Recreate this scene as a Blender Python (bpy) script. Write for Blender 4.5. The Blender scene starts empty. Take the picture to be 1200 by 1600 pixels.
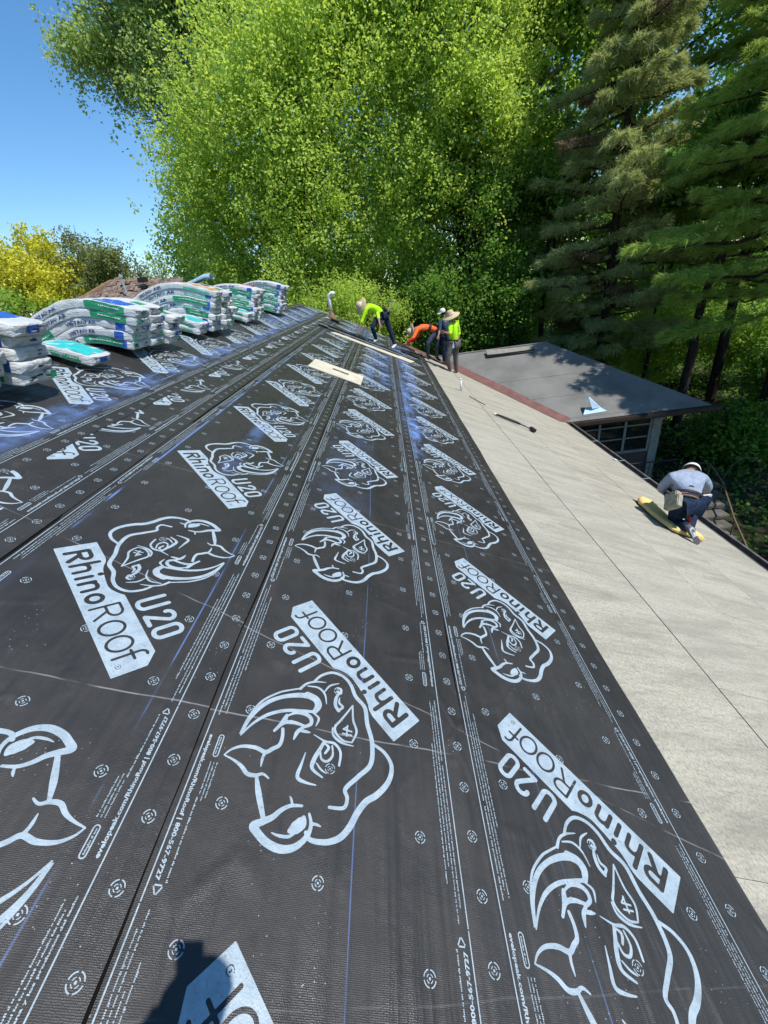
import bpy, bmesh, math, random
import numpy as np
from mathutils import Vector, Matrix
random.seed(7); rng = np.random.default_rng(7)
S = bpy.context.scene; COL = S.collection; R = math.radians

# ------------------------------------------------------------- camera, sky, sun, exposure
cd = bpy.data.cameras.new('camera'); cam = bpy.data.objects.new('camera', cd); COL.objects.link(cam); S.camera = cam
cd.sensor_fit = 'VERTICAL'; cd.sensor_height = 36; cd.lens = 650/1600*36
cd.clip_start = .02; cd.clip_end = 3000
AL = R(26.565); CA, SA = math.cos(AL), math.sin(AL)
W3 = ((.9922, -.1116, -.0557), (-.0041, -.4751, .8799), (-.1247, -.8728, -.4719))
m = Matrix(((W3[0][0], -W3[0][1], -W3[0][2]), (W3[1][0], -W3[1][1], -W3[1][2]), (W3[2][0], -W3[2][1], -W3[2][2])))
CAM = Vector((.7334, 0, 1.4669))
cam.matrix_world = Matrix.Translation(CAM) @ m.to_quaternion().to_matrix().to_4x4()
SUN = Vector((.429, -.255, .8665)).normalized()
w = bpy.data.worlds.new('World'); S.world = w; w.use_nodes = True
nt = w.node_tree; bg = nt.nodes['Background']; sky = nt.nodes.new('ShaderNodeTexSky'); sky.sky_type = 'NISHITA'
sky.sun_disc = False; sky.sun_elevation = math.asin(SUN.z); sky.sun_rotation = math.atan2(SUN.x, SUN.y)
sky.air_density = 1.0; sky.dust_density = 0; sky.ozone_density = 3
hs = nt.nodes.new('ShaderNodeHueSaturation'); hs.inputs['Hue'].default_value = .497; hs.inputs['Saturation'].default_value = 1.22; nt.links.new(sky.outputs[0], hs.inputs['Color']); nt.links.new(hs.outputs[0], bg.inputs[0]); bg.inputs[1].default_value = .15
ld = bpy.data.lights.new('sun', 'SUN'); ld.energy = 4.6; ld.angle = R(.53); ld.color = (1, .965, .91)
sun = bpy.data.objects.new('sun', ld); COL.objects.link(sun); sun.rotation_euler = SUN.to_track_quat('Z', 'Y').to_euler()
S.view_settings.view_transform = 'Standard'; S.view_settings.look = 'None'; S.view_settings.exposure = .3
S.view_settings.gamma = 1; S.view_settings.use_curve_mapping = False

# ------------------------------------------------------------- node helpers
class V:                                   # small wrapper so that node maths reads like maths
    def __init__(s, t, o): s.t, s.o = t, o
    def _m(s, op, *a):
        n = s.t.nodes.new('ShaderNodeMath'); n.operation = op
        for i, x in enumerate((s,)+a):
            if isinstance(x, V): s.t.links.new(x.o, n.inputs[i])
            else: n.inputs[i].default_value = x
        return V(s.t, n.outputs[0])
    def __add__(s, b): return s._m('ADD', b)
    def __sub__(s, b): return s._m('SUBTRACT', b)
    def __mul__(s, b): return s._m('MULTIPLY', b)
    def abs(s): return s._m('ABSOLUTE')
    def max(s, b): return s._m('MAXIMUM', b)
    def min(s, b): return s._m('MINIMUM', b)
    def sst(s, a, b, lo=0, hi=1):
        n = s.t.nodes.new('ShaderNodeMapRange'); n.interpolation_type = 'SMOOTHSTEP'
        s.t.links.new(s.o, n.inputs[0])
        for i, x in enumerate((a, b, lo, hi)): n.inputs[i+1].default_value = x
        return V(s.t, n.outputs[0])
def mat(name, col=(.5, .5, .5), rough=.7, spec=.3, metal=0):
    m = bpy.data.materials.new(name); m.use_nodes = True; b = m.node_tree.nodes['Principled BSDF']
    b.inputs['Base Color'].default_value = (*col, 1); b.inputs['Roughness'].default_value = rough
    b.inputs['Specular IOR Level'].default_value = spec; b.inputs['Metallic'].default_value = metal
    return m, m.node_tree, b
def geo_uv(t):
    g = t.nodes.new('ShaderNodeNewGeometry'); s = t.nodes.new('ShaderNodeSeparateXYZ'); t.links.new(g.outputs['Position'], s.inputs[0])
    X, Y, Z = [V(t, s.outputs[i]) for i in range(3)]
    return g.outputs['Position'], X*CA - Z*SA, Y, X, Z
def vec(t, x, y, z=0.0):
    c = t.nodes.new('ShaderNodeCombineXYZ')
    for i, q in enumerate((x, y, z)):
        if isinstance(q, V): t.links.new(q.o, c.inputs[i])
        else: c.inputs[i].default_value = q
    return c.outputs[0]
def noise(t, v, scale, detail=3, rough=.55):
    n = t.nodes.new('ShaderNodeTexNoise'); n.inputs['Scale'].default_value = scale; n.inputs['Detail'].default_value = detail
    n.inputs['Roughness'].default_value = rough
    if v is not None: t.links.new(v, n.inputs['Vector'])
    return V(t, n.outputs[0])
def voro(t, v, scale, feat='F1', rnd=1):
    n = t.nodes.new('ShaderNodeTexVoronoi'); n.inputs['Scale'].default_value = scale; n.feature = feat; n.inputs['Randomness'].default_value = rnd
    if v is not None: t.links.new(v, n.inputs['Vector'])
    return V(t, n.outputs['Distance'])
def mix(t, f, a, b):
    n = t.nodes.new('ShaderNodeMix'); n.data_type = 'RGBA'
    for i, x in ((0, f), (6, a), (7, b)):
        if isinstance(x, V): t.links.new(x.o, n.inputs[i])
        elif hasattr(x, 'node'): t.links.new(x, n.inputs[i])
        elif i == 0: n.inputs[0].default_value = x
        else: n.inputs[i].default_value = (*x, 1)
    return n.outputs[2]
def bump(t, b, h, dist=.01, st=1, prev=None):
    n = t.nodes.new('ShaderNodeBump'); n.inputs['Distance'].default_value = dist; n.inputs['Strength'].default_value = st
    t.links.new(h.o, n.inputs['Height'])
    if prev: t.links.new(prev, n.inputs['Normal'])
    t.links.new(n.outputs[0], b.inputs['Normal']); return n.outputs[0]
def tex_obj(t): return t.nodes.new('ShaderNodeTexCoord').outputs['Object']
def simple(name, col, rough=.7, var=.15, scale=8, spec=.3, metal=0, bmp=0, bscale=40):
    m, t, b = mat(name, col, rough, spec, metal)
    p = geo_uv(t)[0]; n = noise(t, p, scale, 4)
    t.links.new(mix(t, n.sst(.3, .7), tuple(c*(1-var) for c in col), tuple(min(1, c*(1+var)) for c in col)), b.inputs['Base Color'])
    if bmp: bump(t, b, noise(t, p, bscale, 3), bmp)
    return m

# ------------------------------------------------------------- chalk dust on the underlayment (stain masks in metres on the roof)
CHALK = [(-1.212, .0042, .6), (-.39, .0020, .42), (.46, .0014, .3), (1.32, .0014, .28), (-2.08, .005, .5), (-1.97, .004, .4)]
def chalk(t, u, v, p):
    fine = noise(t, vec(t, u*30, v*4, 0.0), 1, 3); big = noise(t, vec(t, u*1.2, v*.5, 3.0), 1, 3)
    acc = None
    for u0, wd, am in CHALK:
        wob = (noise(t, vec(t, v*.35, u0*3, 1.0), 1, 1)-.5)*.06
        d = (u-u0-wob).abs()
        e = d.sst(wd, wd*2.2, am, 0)*noise(t, vec(t, v*2.2, u0*7, 2.0), 1, 2).sst(.42, .6)
        e = e + d.sst(0, wd*12, .05, 0)*noise(t, vec(t, u*5, v*1.6, u0), 1, 3).sst(.4, .75)
        acc = e if acc is None else acc.max(e)
    def smear(u0, wu, v0, v1, am, k, st=1.0):
        wob = (noise(t, vec(t, v*.5, k, 5.0), 1, 2)-.5)*.5*wu
        m_ = (u-u0-wob).abs().sst(wu*.25, wu, 1, 0)*v.sst(v0-.8, v0+.4)*v.sst(v1-.4, v1+1.2, 1, 0)
        return m_*noise(t, vec(t, u*3, v*2.4, k), st, 4, .7).sst(.36, .68)*am
    for a in ((-2.03, .17, 1.6, 16, .44, 1.0), (1.08, .13, 5.3, 9.5, .85, 2.0), (1.15, .35, 6.2, 9, .4, 3.0), (.5, .45, 8.6, 13, .5, 4.0),
              (1.25, .3, 9.5, 13.3, .65, 5.0), (-.2, .8, 14.5, 18, .4, 6.0), (1.3, .5, 15, 18, .6, 7.0), (-.75, .1, 3.4, 4.6, .35, 8.0), (-2.4, .3, 11, 18, .5, 9.0), (.2, .35, 3.2, 5.0, .12, 10.0)):
        acc = acc.max(smear(*a))
    return acc.min(.85)
def m_under():
    m, t, b = mat('underlayment_membrane', (.05, .05, .05), .5, .42)
    p, u, v, X, Z = geo_uv(t)
    n1 = noise(t, vec(t, u*1.3, v*.9), 1, 5); n2 = noise(t, vec(t, u*60, v*60), 1, 3)
    base = mix(t, n1.sst(.3, .7), (.021, .0198, .019), (.033, .031, .0295))
    # scuffs, dust and faint footprints
    dust = noise(t, vec(t, u*4, v*3.2, 2.0), 1, 6, .75).sst(.56, .8)*.22
    base = mix(t, dust, base, (.15, .142, .135))
    speck = voro(t, vec(t, u, v), 48).sst(.06, .11, 1, 0)*noise(t, vec(t, u, v, 9.0), 3.5, 2).sst(.52, .7)
    base = mix(t, speck*.6, base, (.50, .50, .49))
    # pale creases across the rolls
    for v0, am, k, sl in ((1.10, .42, 1.3, .02), (1.52, .34, 4.1, -.28), (2.95, .2, 6.0, .05), (.3, .07, 8.0, .1)):
        d = (v - v0 - u*sl - (noise(t, vec(t, u*2.2, k), 1, 3)-.5)*.04).abs()
        base = mix(t, d.sst(.001, .0045, am, 0)*noise(t, vec(t, u*6, k, v*3), 1, 2).sst(.36, .6), base, (.4, .4, .4))
    base = mix(t, chalk(t, u, v, p), base, (.15, .27, .60))
    t.links.new(base, b.inputs['Base Color'])
    # woven, embossed dimples, plus soft buckles
    dim = voro(t, vec(t, u*1.0, v*1.0), 235, rnd=.32)
    buck = noise(t, vec(t, u*9, v*.8, 0.0), 1, 2); cr = noise(t, vec(t, u*3.5, v*3.5), 1, 4)
    pk = voro(t, vec(t, u*3.2, v*2.1, 1.0), 1, 'DISTANCE_TO_EDGE').sst(0, .07, 1, 0)*noise(t, vec(t, u*2, v*1.1, 6.0), 1, 2).sst(.45, .7)      # soft fold lines
    rip = noise(t, vec(t, u*26, v*1.5, 7.0), 1, 2)*noise(t, vec(t, u*1.1, v*.35, 8.0), 1, 2).sst(.42, .62)
    h1 = bump(t, b, buck*1.2+cr*.5+pk*.22+rip*.55, .016, .9)
    bump(t, b, dim*1.0+noise(t, vec(t, u*160, v*120), 1, 3)*.5, .0011, .75, h1)
    rr = noise(t, vec(t, u*7, v*5, 3.0), 1, 4).sst(.3, .75, .38, .6)
    t.links.new(rr.o, b.inputs['Roughness'])
    return m
def m_print():
    m, t, b = mat('pale_blue_print', (.4, .5, .58), .5, .4)
    p, u, v, X, Z = geo_uv(t)
    n = noise(t, vec(t, u*14, v*14), 1, 5, .7)
    c = mix(t, n.sst(.3, .72), (.25, .315, .36), (.35, .42, .465))
    c = mix(t, noise(t, vec(t, u*90, v*90), 1, 2).sst(.58, .76)*.6, c, (.10, .12, .14))
    c = mix(t, noise(t, vec(t, u*5, v*4, 5.0), 1, 6, .75).sst(.54, .74)*.5, c, (.12, .145, .16))
    c = mix(t, chalk(t, u, v, p)*.8, c, (.17, .28, .72))
    t.links.new(c, b.inputs['Base Color']); bump(t, b, voro(t, vec(t, u*1.0, v*.8), 190, rnd=.8), .0016, .6)
    return m
def m_ply():
    m, t, b = mat('weathered_sheathing', (.4, .39, .35), .85, .15)
    p, u, v, X, Z = geo_uv(t)
    oi = t.nodes.new('ShaderNodeObjectInfo'); rnd = V(t, oi.outputs['Random'])
    st = noise(t, vec(t, u*.8+v*.2, v*5.2-u*.8, rnd*9), 1, 7, .68); blot = noise(t, vec(t, u*1.1, v*1.3, rnd*5), 1, 4); f = noise(t, vec(t, u*10, v*34), 1, 4, .7)
    c = mix(t, st.sst(.3, .66), (.27, .247, .195), (.44, .404, .316))
    c = mix(t, blot.sst(.42, .75)*.5, c, (.41, .385, .31))
    c = mix(t, noise(t, vec(t, u*.9, v*.5+u*.3, 4.0), 1, 3).sst(.55, .8)*.3, c, (.27, .28, .28))
    c = mix(t, f.sst(.45, .8)*.7, c, (.19, .185, .17))
    c = mix(t, noise(t, vec(t, u*55, v*55), 1, 3, .8).sst(.38, .7)*.6, c, (.14, .135, .125))
    c = mix(t, noise(t, vec(t, u*2.3, v*2.0, 6.0), 1, 7, .8).sst(.55, .72)*.25, c, (.22, .22, .205))
    c = mix(t, rnd*.22, c, (.36, .34, .29))
    c = mix(t, voro(t, vec(t, u, v), 13).sst(.03, .05, .6, 0), c, (.1, .1, .1))
    t.links.new(c, b.inputs['Base Color']); bump(t, b, f+noise(t, vec(t, u*70, v*70), 1, 3)*.6+st, .004, .7)
    return m
M = {}
M['lap_shade'] = mat('black_lap_shade', (.006, .006, .006), .95, .05)[0]; M['under'] = m_under(); M['print'] = m_print(); M['ply'] = m_ply()
def m_wingfelt():
    m, t, b = mat('grey_felt', (.12, .125, .13), .85, .2)
    p = geo_uv(t)[0]
    c = mix(t, noise(t, p, .9, 5).sst(.3, .7), (.125, .123, .115), (.185, .18, .168)); c = mix(t, noise(t, p, 30, 4, .8).sst(.45, .8)*.5, c, (.23, .22, .2))
    t.links.new(c, b.inputs['Base Color']); bump(t, b, noise(t, p, 25, 4), .006); return m
M['felt'] = m_wingfelt()
M['ice'] = simple('red_brown_membrane', (.155, .075, .065), .7, .18, 5, bmp=.004)
M['fascia'] = simple('brown_painted_wood', (.035, .022, .018), .6, .2, 6)
M['gutter'] = simple('weathered_dark_gutter', (.10, .092, .088), .6, .35, 9, .4, bmp=.004)
M['greywood'] = simple('grey_painted_wood', (.22, .21, .175), .75, .15, 10)
M['darkwall'] = simple('dark_stained_wall', (.075, .05, .04), .8, .2, 10)
M['steel'] = simple('galvanised_steel', (.42, .44, .46), .42, .12, 14, .5, .6)
M['black'] = simple('black_plastic', (.018, .018, .019), .45, .2, 20)
M['canvas'] = simple('worn_canvas', (.30, .28, .21), .85, .2, 14, .15, bmp=.012, bscale=20)
M['iron'] = simple('black_iron', (.02, .018, .017), .55, .2, 20)
M['rust'] = simple('rusty_rail', (.13, .085, .06), .7, .25, 30)
M['foam'] = simple('yellow_foam', (.72, .52, .20), .9, .12, 25, .1, bmp=.006, bscale=45)
M['whitepl'] = simple('white_plastic', (.72, .72, .70), .45, .06, 20)
M['tan'] = simple('fresh_plywood', (.52, .47, .36), .8, .12, 5, .15, bmp=.002)
M['stone'] = simple('shaded_stone', (.12, .105, .085), .9, .25, 3, bmp=.03, bscale=8)
M['straw'] = simple('straw', (.55, .42, .24), .85, .2, 60, .1, bmp=.004, bscale=150)
M['skin'] = simple('skin', (.33, .17, .10), .55, .08, 30)
M['lime'] = simple('lime_high_visibility_fabric', (.42, .80, .02), .75, .1, 14, .15, bmp=.015, bscale=14)
M['orange'] = simple('orange_fabric', (.72, .13, .03), .8, .12, 14, .15, bmp=.015, bscale=14)
M['redslv'] = simple('red_fabric', (.55, .02, .02), .8, .12, 14, .15, bmp=.01, bscale=14)
M['greyshirt'] = simple('grey_blue_fabric', (.27, .31, .39), .85, .12, 12, .15, bmp=.018, bscale=12)
M['darkshirt'] = simple('dark_blue_fabric', (.035, .06, .09), .85, .15, 14, .15, bmp=.012, bscale=14)
M['denim'] = simple('dark_blue_denim', (.013, .024, .05), .85, .3, 16, .15, bmp=.018, bscale=16)
M['denim2'] = simple('faded_denim', (.045, .065, .10), .85, .35, 12, .15, bmp=.018, bscale=16)
M['workpants'] = simple('grey_work_cloth', (.11, .105, .10), .85, .25, 12, .15, bmp=.015, bscale=16)
M['leather'] = simple('tan_leather', (.20, .12, .065), .65, .25, 20)
M['darkleather'] = simple('dark_leather', (.035, .02, .014), .6, .25, 20)
M['sole'] = simple('grey_rubber', (.10, .10, .105), .8, .2, 40)
M['solelight'] = simple('pale_rubber', (.55, .55, .56), .7, .08, 40)
M['red'] = simple('red_plastic', (.5, .02, .02), .5, .1, 20)
M['cap'] = simple('white_cloth', (.62, .62, .60), .85, .06, 20)
M['hair'] = simple('dark_hair', (.015, .012, .01), .7, .2, 40)
M['bark'] = simple('grey_brown_bark', (.075, .06, .048), .9, .35, 9, .1, bmp=.03, bscale=22)
M['barkdark'] = simple('dark_pine_bark', (.04, .03, .025), .9, .35, 7, .1, bmp=.04, bscale=18)
M['barkpale'] = simple('pale_bark', (.24, .22, .18), .9, .3, 9, .1)
def m_ground():
    m, t, b = mat('leaf_litter_ground', (.06, .05, .04), .95, .1)
    p = geo_uv(t)[0]
    c = mix(t, noise(t, p, .35, 5).sst(.4, .62), (.045, .037, .026), (.035, .055, .02)); c = mix(t, noise(t, p, 5, 5, .8).sst(.45, .75)*.7, c, (.15, .115, .075))
    t.links.new(c, b.inputs['Base Color']); bump(t, b, noise(t, p, 7, 5, .8), .12); return m
M['ground'] = m_ground()
def m_glass():
    m, t, b = mat('dark_window_glass', (.01, .012, .012), .06, .6); return m
M['glass'] = m_glass()
def m_shingle():
    m, t, b = mat('old_brown_shingles', (.15, .11, .09), .95, .1)
    p = geo_uv(t)[0]
    c = mix(t, noise(t, p, 5, 5, .8).sst(.35, .65), (.10, .068, .052), (.30, .23, .18)); c = mix(t, noise(t, p, 1.3, 3).sst(.5, .7)*.6, c, (.09, .07, .06))
    t.links.new(c, b.inputs['Base Color']); bump(t, b, noise(t, p, 14, 4, .7), .04); return m
M['shingle'] = m_shingle()
def m_wrap(name, col, gloss=.32):
    m, t, b = mat(name, col, gloss, .5)
    o = tex_obj(t); n = noise(t, o, 9, 5, .6)
    t.links.new(mix(t, n.sst(.35, .7), tuple(c*.86 for c in col), col), b.inputs['Base Color'])
    mu = t.nodes.new('ShaderNodeMapping'); mu.inputs['Scale'].default_value = (5, 11, 16); t.links.new(o, mu.inputs[0])
    bump(t, b, noise(t, mu.outputs[0], 2.2, 6, .7), .022, 1); return m
M['wrap'] = m_wrap('white_plastic_wrapper', (.62, .63, .62)); M['wgreen'] = m_wrap('green_wrapper_print', (.015, .30, .13)); M['wblue'] = m_wrap('blue_wrapper_print', (.02, .11, .48))
M['wteal'] = m_wrap('turquoise_wrapper_print', (.02, .52, .50)); M['wred'] = m_wrap('red_wrapper_print', (.6, .04, .03)); M['worange'] = m_wrap('orange_wrapper_print', (.75, .30, .04))
M['wpaleblue'] = m_wrap('pale_blue_wrapper', (.30, .48, .58)); M['wmint'] = m_wrap('mint_wrapper_print', (.10, .50, .30)); M['navy'] = mat('navy_ink', (.02, .04, .16), .5)[0]; M['winkwhite'] = mat('white_ink', (.7, .75, .72), .5)[0]
M['paper'] = m_wrap('pale_blue_metal_flashing', (.42, .58, .74), .4)
def m_leaf(name, c1, c2, tr=.45, rough=.5):
    m = bpy.data.materials.new(name); m.use_nodes = True; t = m.node_tree; t.nodes.clear()
    g = t.nodes.new('ShaderNodeNewGeometry'); r = V(t, g.outputs['Random Per Island']); big = noise(t, g.outputs['Position'], .45, 3)
    f = (r*.65+big.sst(.3, .7)*.5).min(1)
    c = mix(t, f, c1, c2)
    p = t.nodes.new('ShaderNodeBsdfPrincipled'); p.inputs['Roughness'].default_value = rough; p.inputs['Specular IOR Level'].default_value = .35
    tl = t.nodes.new('ShaderNodeBsdfTranslucent'); mx = t.nodes.new('ShaderNodeMixShader'); mx.inputs[0].default_value = tr
    o = t.nodes.new('ShaderNodeOutputMaterial')
    c2n = mix(t, .35, c, (min(1, c2[0]*1.7), min(1, c2[1]*1.5), c2[2]*.6))
    t.links.new(c, p.inputs['Base Color']); t.links.new(c2n, tl.inputs[0]); t.links.new(p.outputs[0], mx.inputs[1]); t.links.new(tl.outputs[0], mx.inputs[2]); t.links.new(mx.outputs[0], o.inputs[0])
    return m
M['leafbright'] = m_leaf('bright_maple_leaf', (.25, .415, .05), (.52, .68, .15), .55)
M['leafsilver'] = m_leaf('silver_maple_leaf', (.23, .36, .09), (.46, .58, .22), .5)
M['leafmid'] = m_leaf('mid_green_leaf', (.16, .32, .04), (.36, .53, .10), .55)
M['leafdark'] = m_leaf('dark_green_leaf', (.07, .18, .025), (.18, .34, .05), .5)
M['leafyellow'] = m_leaf('yellow_leaf', (.40, .42, .03), (.74, .68, .07), .35)
M['leafgrey'] = m_leaf('grey_green_leaf', (.13, .18, .05), (.26, .30, .10), .35)
M['needlegrey'] = m_leaf('grey_pine_needle', (.25, .31, .11), (.46, .52, .24), .4)
M['needledark'] = m_leaf('dark_pine_needle', (.21, .34, .05), (.38, .50, .11), .4)
M['needlebrown'] = m_leaf('dead_brown_needle', (.10, .075, .035), (.17, .12, .06), .15)

# ------------------------------------------------------------- object helpers
def tag(o, label=None, cat=None, group=None, kind=None):
    for k, x in (('label', label), ('category', cat), ('group', group), ('kind', kind)):
        if x: o[k] = x
    return o
def link(name, me, parent=None, mtx=None):
    o = bpy.data.objects.new(name, me); COL.objects.link(o)
    if parent: o.parent = parent
    if mtx is not None: o.matrix_local = mtx
    return o
def empty(name, loc=(0, 0, 0), rot=None, mtx=None, parent=None):
    o = link(name, None, parent)
    if mtx is not None: o.matrix_local = mtx
    else:
        o.location = loc
        if rot: o.rotation_euler = rot
    return o
def mesh(name, vs, fs, m, smooth=False):
    me = bpy.data.meshes.new(name); me.from_pydata([tuple(v) for v in vs], [], fs); me.materials.append(m)
    if smooth: me.polygons.foreach_set('use_smooth', [True]*len(me.polygons))
    me.update(); return me
def np_mesh(name, vs, nper, m, smooth=False):
    """polygon soup: vs (N*nper,3)"""
    n = len(vs)//nper; me = bpy.data.meshes.new(name)
    me.vertices.add(len(vs)); me.vertices.foreach_set('co', np.ascontiguousarray(vs, dtype=np.float32).ravel())
    me.loops.add(n*nper); me.loops.foreach_set('vertex_index', np.arange(n*nper, dtype=np.int32))
    me.polygons.add(n); me.polygons.foreach_set('loop_start', np.arange(0, n*nper, nper, dtype=np.int32))
    me.materials.append(m); me.update(calc_edges=True); return me
class MB:
    def __init__(s): s.v, s.f = [], []
    def box(s, c, d, mtx=None):
        M_ = mtx or Matrix.Identity(3); c = Vector(c); b = len(s.v)
        for x, y, z in ((-1,-1,-1),(1,-1,-1),(1,1,-1),(-1,1,-1),(-1,-1,1),(1,-1,1),(1,1,1),(-1,1,1)):
            s.v.append(c + M_ @ Vector((x*d[0]/2, y*d[1]/2, z*d[2]/2)))
        s.f += [tuple(b+i for i in q) for q in ((3,2,1,0),(4,5,6,7),(0,1,5,4),(1,2,6,5),(2,3,7,6),(3,0,4,7))]; return s
    def tube(s, pts, rad, n=8, cap=True):
        pts = [Vector(p) for p in pts]; rad = rad if isinstance(rad, (list, tuple)) else [rad]*len(pts); b = len(s.v)
        for i, p in enumerate(pts):
            d = (pts[min(i+1, len(pts)-1)]-pts[max(i-1, 0)]).normalized(); a = d.orthogonal().normalized() if i == 0 else (pa - d*pa.dot(d)).normalized()
            pa = a; c = d.cross(a)
            for k in range(n):
                th = 2*math.pi*k/n; s.v.append(p+(a*math.cos(th)+c*math.sin(th))*rad[i])
        for i in range(len(pts)-1):
            for k in range(n):
                k2 = (k+1) % n; s.f.append((b+i*n+k, b+i*n+k2, b+(i+1)*n+k2, b+(i+1)*n+k))
        if cap: s.f.append(tuple(b+k for k in range(n))[::-1]); s.f.append(tuple(b+(len(pts)-1)*n+k for k in range(n)))
        return s
    def prism(s, poly, h0, h1):
        b = len(s.v); n = len(poly)
        s.v += [Vector((*p, h0)) for p in poly]+[Vector((*p, h1)) for p in poly]
        s.f.append(tuple(range(b, b+n))[::-1]); s.f.append(tuple(range(b+n, b+2*n)))
        for k in range(n): s.f.append((b+k, b+(k+1) % n, b+n+(k+1) % n, b+n+k))
        return s
    def lathe(s, prof, c=(0, 0, 0), n=20, mtx=None, sq=1):
        b = len(s.v); M_ = mtx or Matrix.Identity(3); c = Vector(c)
        for r_, z in prof:
            for k in range(n):
                th = 2*math.pi*k/n; s.v.append(c+M_ @ Vector((r_*math.cos(th), r_*sq*math.sin(th), z)))
        for i in range(len(prof)-1):
            for k in range(n):
                k2 = (k+1) % n; s.f.append((b+i*n+k, b+i*n+k2, b+(i+1)*n+k2, b+(i+1)*n+k))
        return s
    def quad(s, *p): b = len(s.v); s.v += [Vector(q) for q in p]; s.f.append(tuple(range(b, b+len(p)))); return s
    def build(s, name, m, parent=None, smooth=False, mtx=None, bevel=0):
        me = mesh(name, s.v, s.f, m, smooth)
        if bevel:
            bm = bmesh.new(); bm.from_mesh(me); bmesh.ops.bevel(bm, geom=[e for e in bm.edges if e.calc_face_angle(0) > .6], offset=bevel, segments=2, affect='EDGES'); bm.to_mesh(me); bm.free()
        return link(name, me, parent, mtx)
RM = Matrix(((CA, 0, SA, 0), (0, 1, 0, 0), (-SA, 0, CA, 0), (0, 0, 0, 1)))    # roof frame: u down the slope, v along the ridge, h off it
def rw(u, v, h=0): return RM @ Vector((u, v, h))
def text_mesh(txt, size, offset=0, ext=0, align='LEFT'):
    c = bpy.data.curves.new('t', 'FONT'); c.body = txt; c.size = size; c.offset = offset; c.extrude = ext; c.align_x = align; c.resolution_u = 2
    o = bpy.data.objects.new('t', c); COL.objects.link(o); bpy.context.view_layer.update()
    me = bpy.data.meshes.new_from_object(o.evaluated_get(bpy.context.evaluated_depsgraph_get()))
    bpy.data.objects.remove(o); return me
# ------------------------------------------------------------- ground
g = MB(); nx = 40
for i in range(nx+1):
    for j in range(nx+1):
        x = -500+1000*i/nx; y = -300+1300*j/nx; g.v.append(Vector((x, y, -5.75)))
for i in range(nx):
    for j in range(nx): a = i*(nx+1)+j; g.f.append((a, a+nx+1, a+nx+2, a+1))
tag(g.build('ground', M['ground']), kind='structure')

# ------------------------------------------------------------- the house
house = empty('house', (1.7, 8, -5.75)); tag(house, 'low house seen from its own roof, with bare sheathing and a grey hipped wing', 'house')
HI = house.matrix_world.inverted() if False else Matrix.Translation((-1.7, -8, 5.75))
def hpart(mb, name, m, mtx=None, **k): return mb.build(name, m, house, mtx=HI @ (mtx or Matrix.Identity(4)), **k)
VA, VB, UR, UE = -1.6, 18.6, -2.93, 6.78
hpart(MB().box(((UR+UE)/2, (VA+VB)/2, -.1), (UE-UR, VB-VA, .15)), 'roof_deck', M['fascia'], RM)
RM2 = Matrix(((-CA, 0, SA, 0), (0, -1, 0, 0), (SA*-1, 0, CA, 0), (0, 0, 0, 1)))
ridge = rw(UR, 0, 0)
# west slope: mirror of the east one about the ridge
MW = Matrix.Translation((ridge.x, 0, ridge.z)) @ Matrix(((-CA, 0, -SA, 0), (0, -1, 0, 0), (-SA, 0, CA, 0), (0, 0, 0, 1)))
hpart(MB().box((3.6, -(VA+VB)/2, -.1), (7.2, VB-VA, .2)), 'roof_deck', M['ply'], MW)
hpart(MB().box((ridge.x+.0, 8.5, -4.3), (15.2, 18.6, 3.0)), 'wall', M['darkwall'])
for y in (VA+.8, VB-.5):
    gb = MB(); b0 = 0
    for dy in (0, .15): gb.v += [Vector((ridge.x-7.6, y+dy, ridge.z-4.25)), Vector((ridge.x+7.6, y+dy, ridge.z-4.25)), Vector((ridge.x, y+dy, ridge.z-.3))]
    gb.f += [(b0, b0+1, b0+2), (b0+5, b0+4, b0+3)]; hpart(gb, 'gable', M['darkwall'])

# sheathing panels, laid with gaps
rows = [(1.93, 3.205), (3.217, 4.28), (4.283, 5.31), (5.315, UE)]
pr = random.Random(3)
for r, (u0, u1) in enumerate(rows):
    v = VA - (1.2 if r % 2 else 0)
    while v < VB:
        v0, v1 = max(v, VA), min(v+2.44, VB); v += 2.443
        if v1-v0 < .05: continue
        lim = 20.0 - u1*CA                         # do not run on far under the wing
        if v0 > lim+.5: continue
        h = pr.uniform(-.0015, .0015)
        mb = MB(); mb.box((0, 0, -.0095), (u1-u0, v1-v0, .019))
        o = hpart(mb, 'sheathing_panel', M['ply'], RM @ Matrix.Translation(((u0+u1)/2, (v0+v1)/2, h)) @ Matrix.Rotation(pr.uniform(-.0012, .0012), 4, 'Z'))
# fascia board, gutter, drip edge along the eave
hpart(MB().box((UE+.012, (VA+14.0)/2, -.11), (.024, 14.0-VA, .2)), 'fascia_board', M['fascia'], RM)
gt = MB(); prof = [(.03, -.02), (.03, -.12), (.06, -.14), (.17, -.14), (.20, -.11), (.205, -.02), (.165, -.015), (.165, -.035), (.185, -.04), (.178, -.105), (.165, -.12), (.06, -.12), (.048, -.11), (.048, -.02)]
n = len(prof); ys = [VA, 14.0]
for y in ys: gt.v += [rw(UE, y, 0)+Vector((a, 0, b)) for a, b in prof]
for k in range(n): gt.f.append((k, (k+1) % n, n+(k+1) % n, n+k))
hpart(gt, 'gutter', M['gutter'])
for y in (1.2, 3.6, 5.0, 6.9, 8.6, 9.7, 11.2):
    hpart(MB().box(rw(UE, y, 0)+Vector((.10, 0, -.012)), (.20, .03, .008)), 'gutter_strap', M['steel'])
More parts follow.
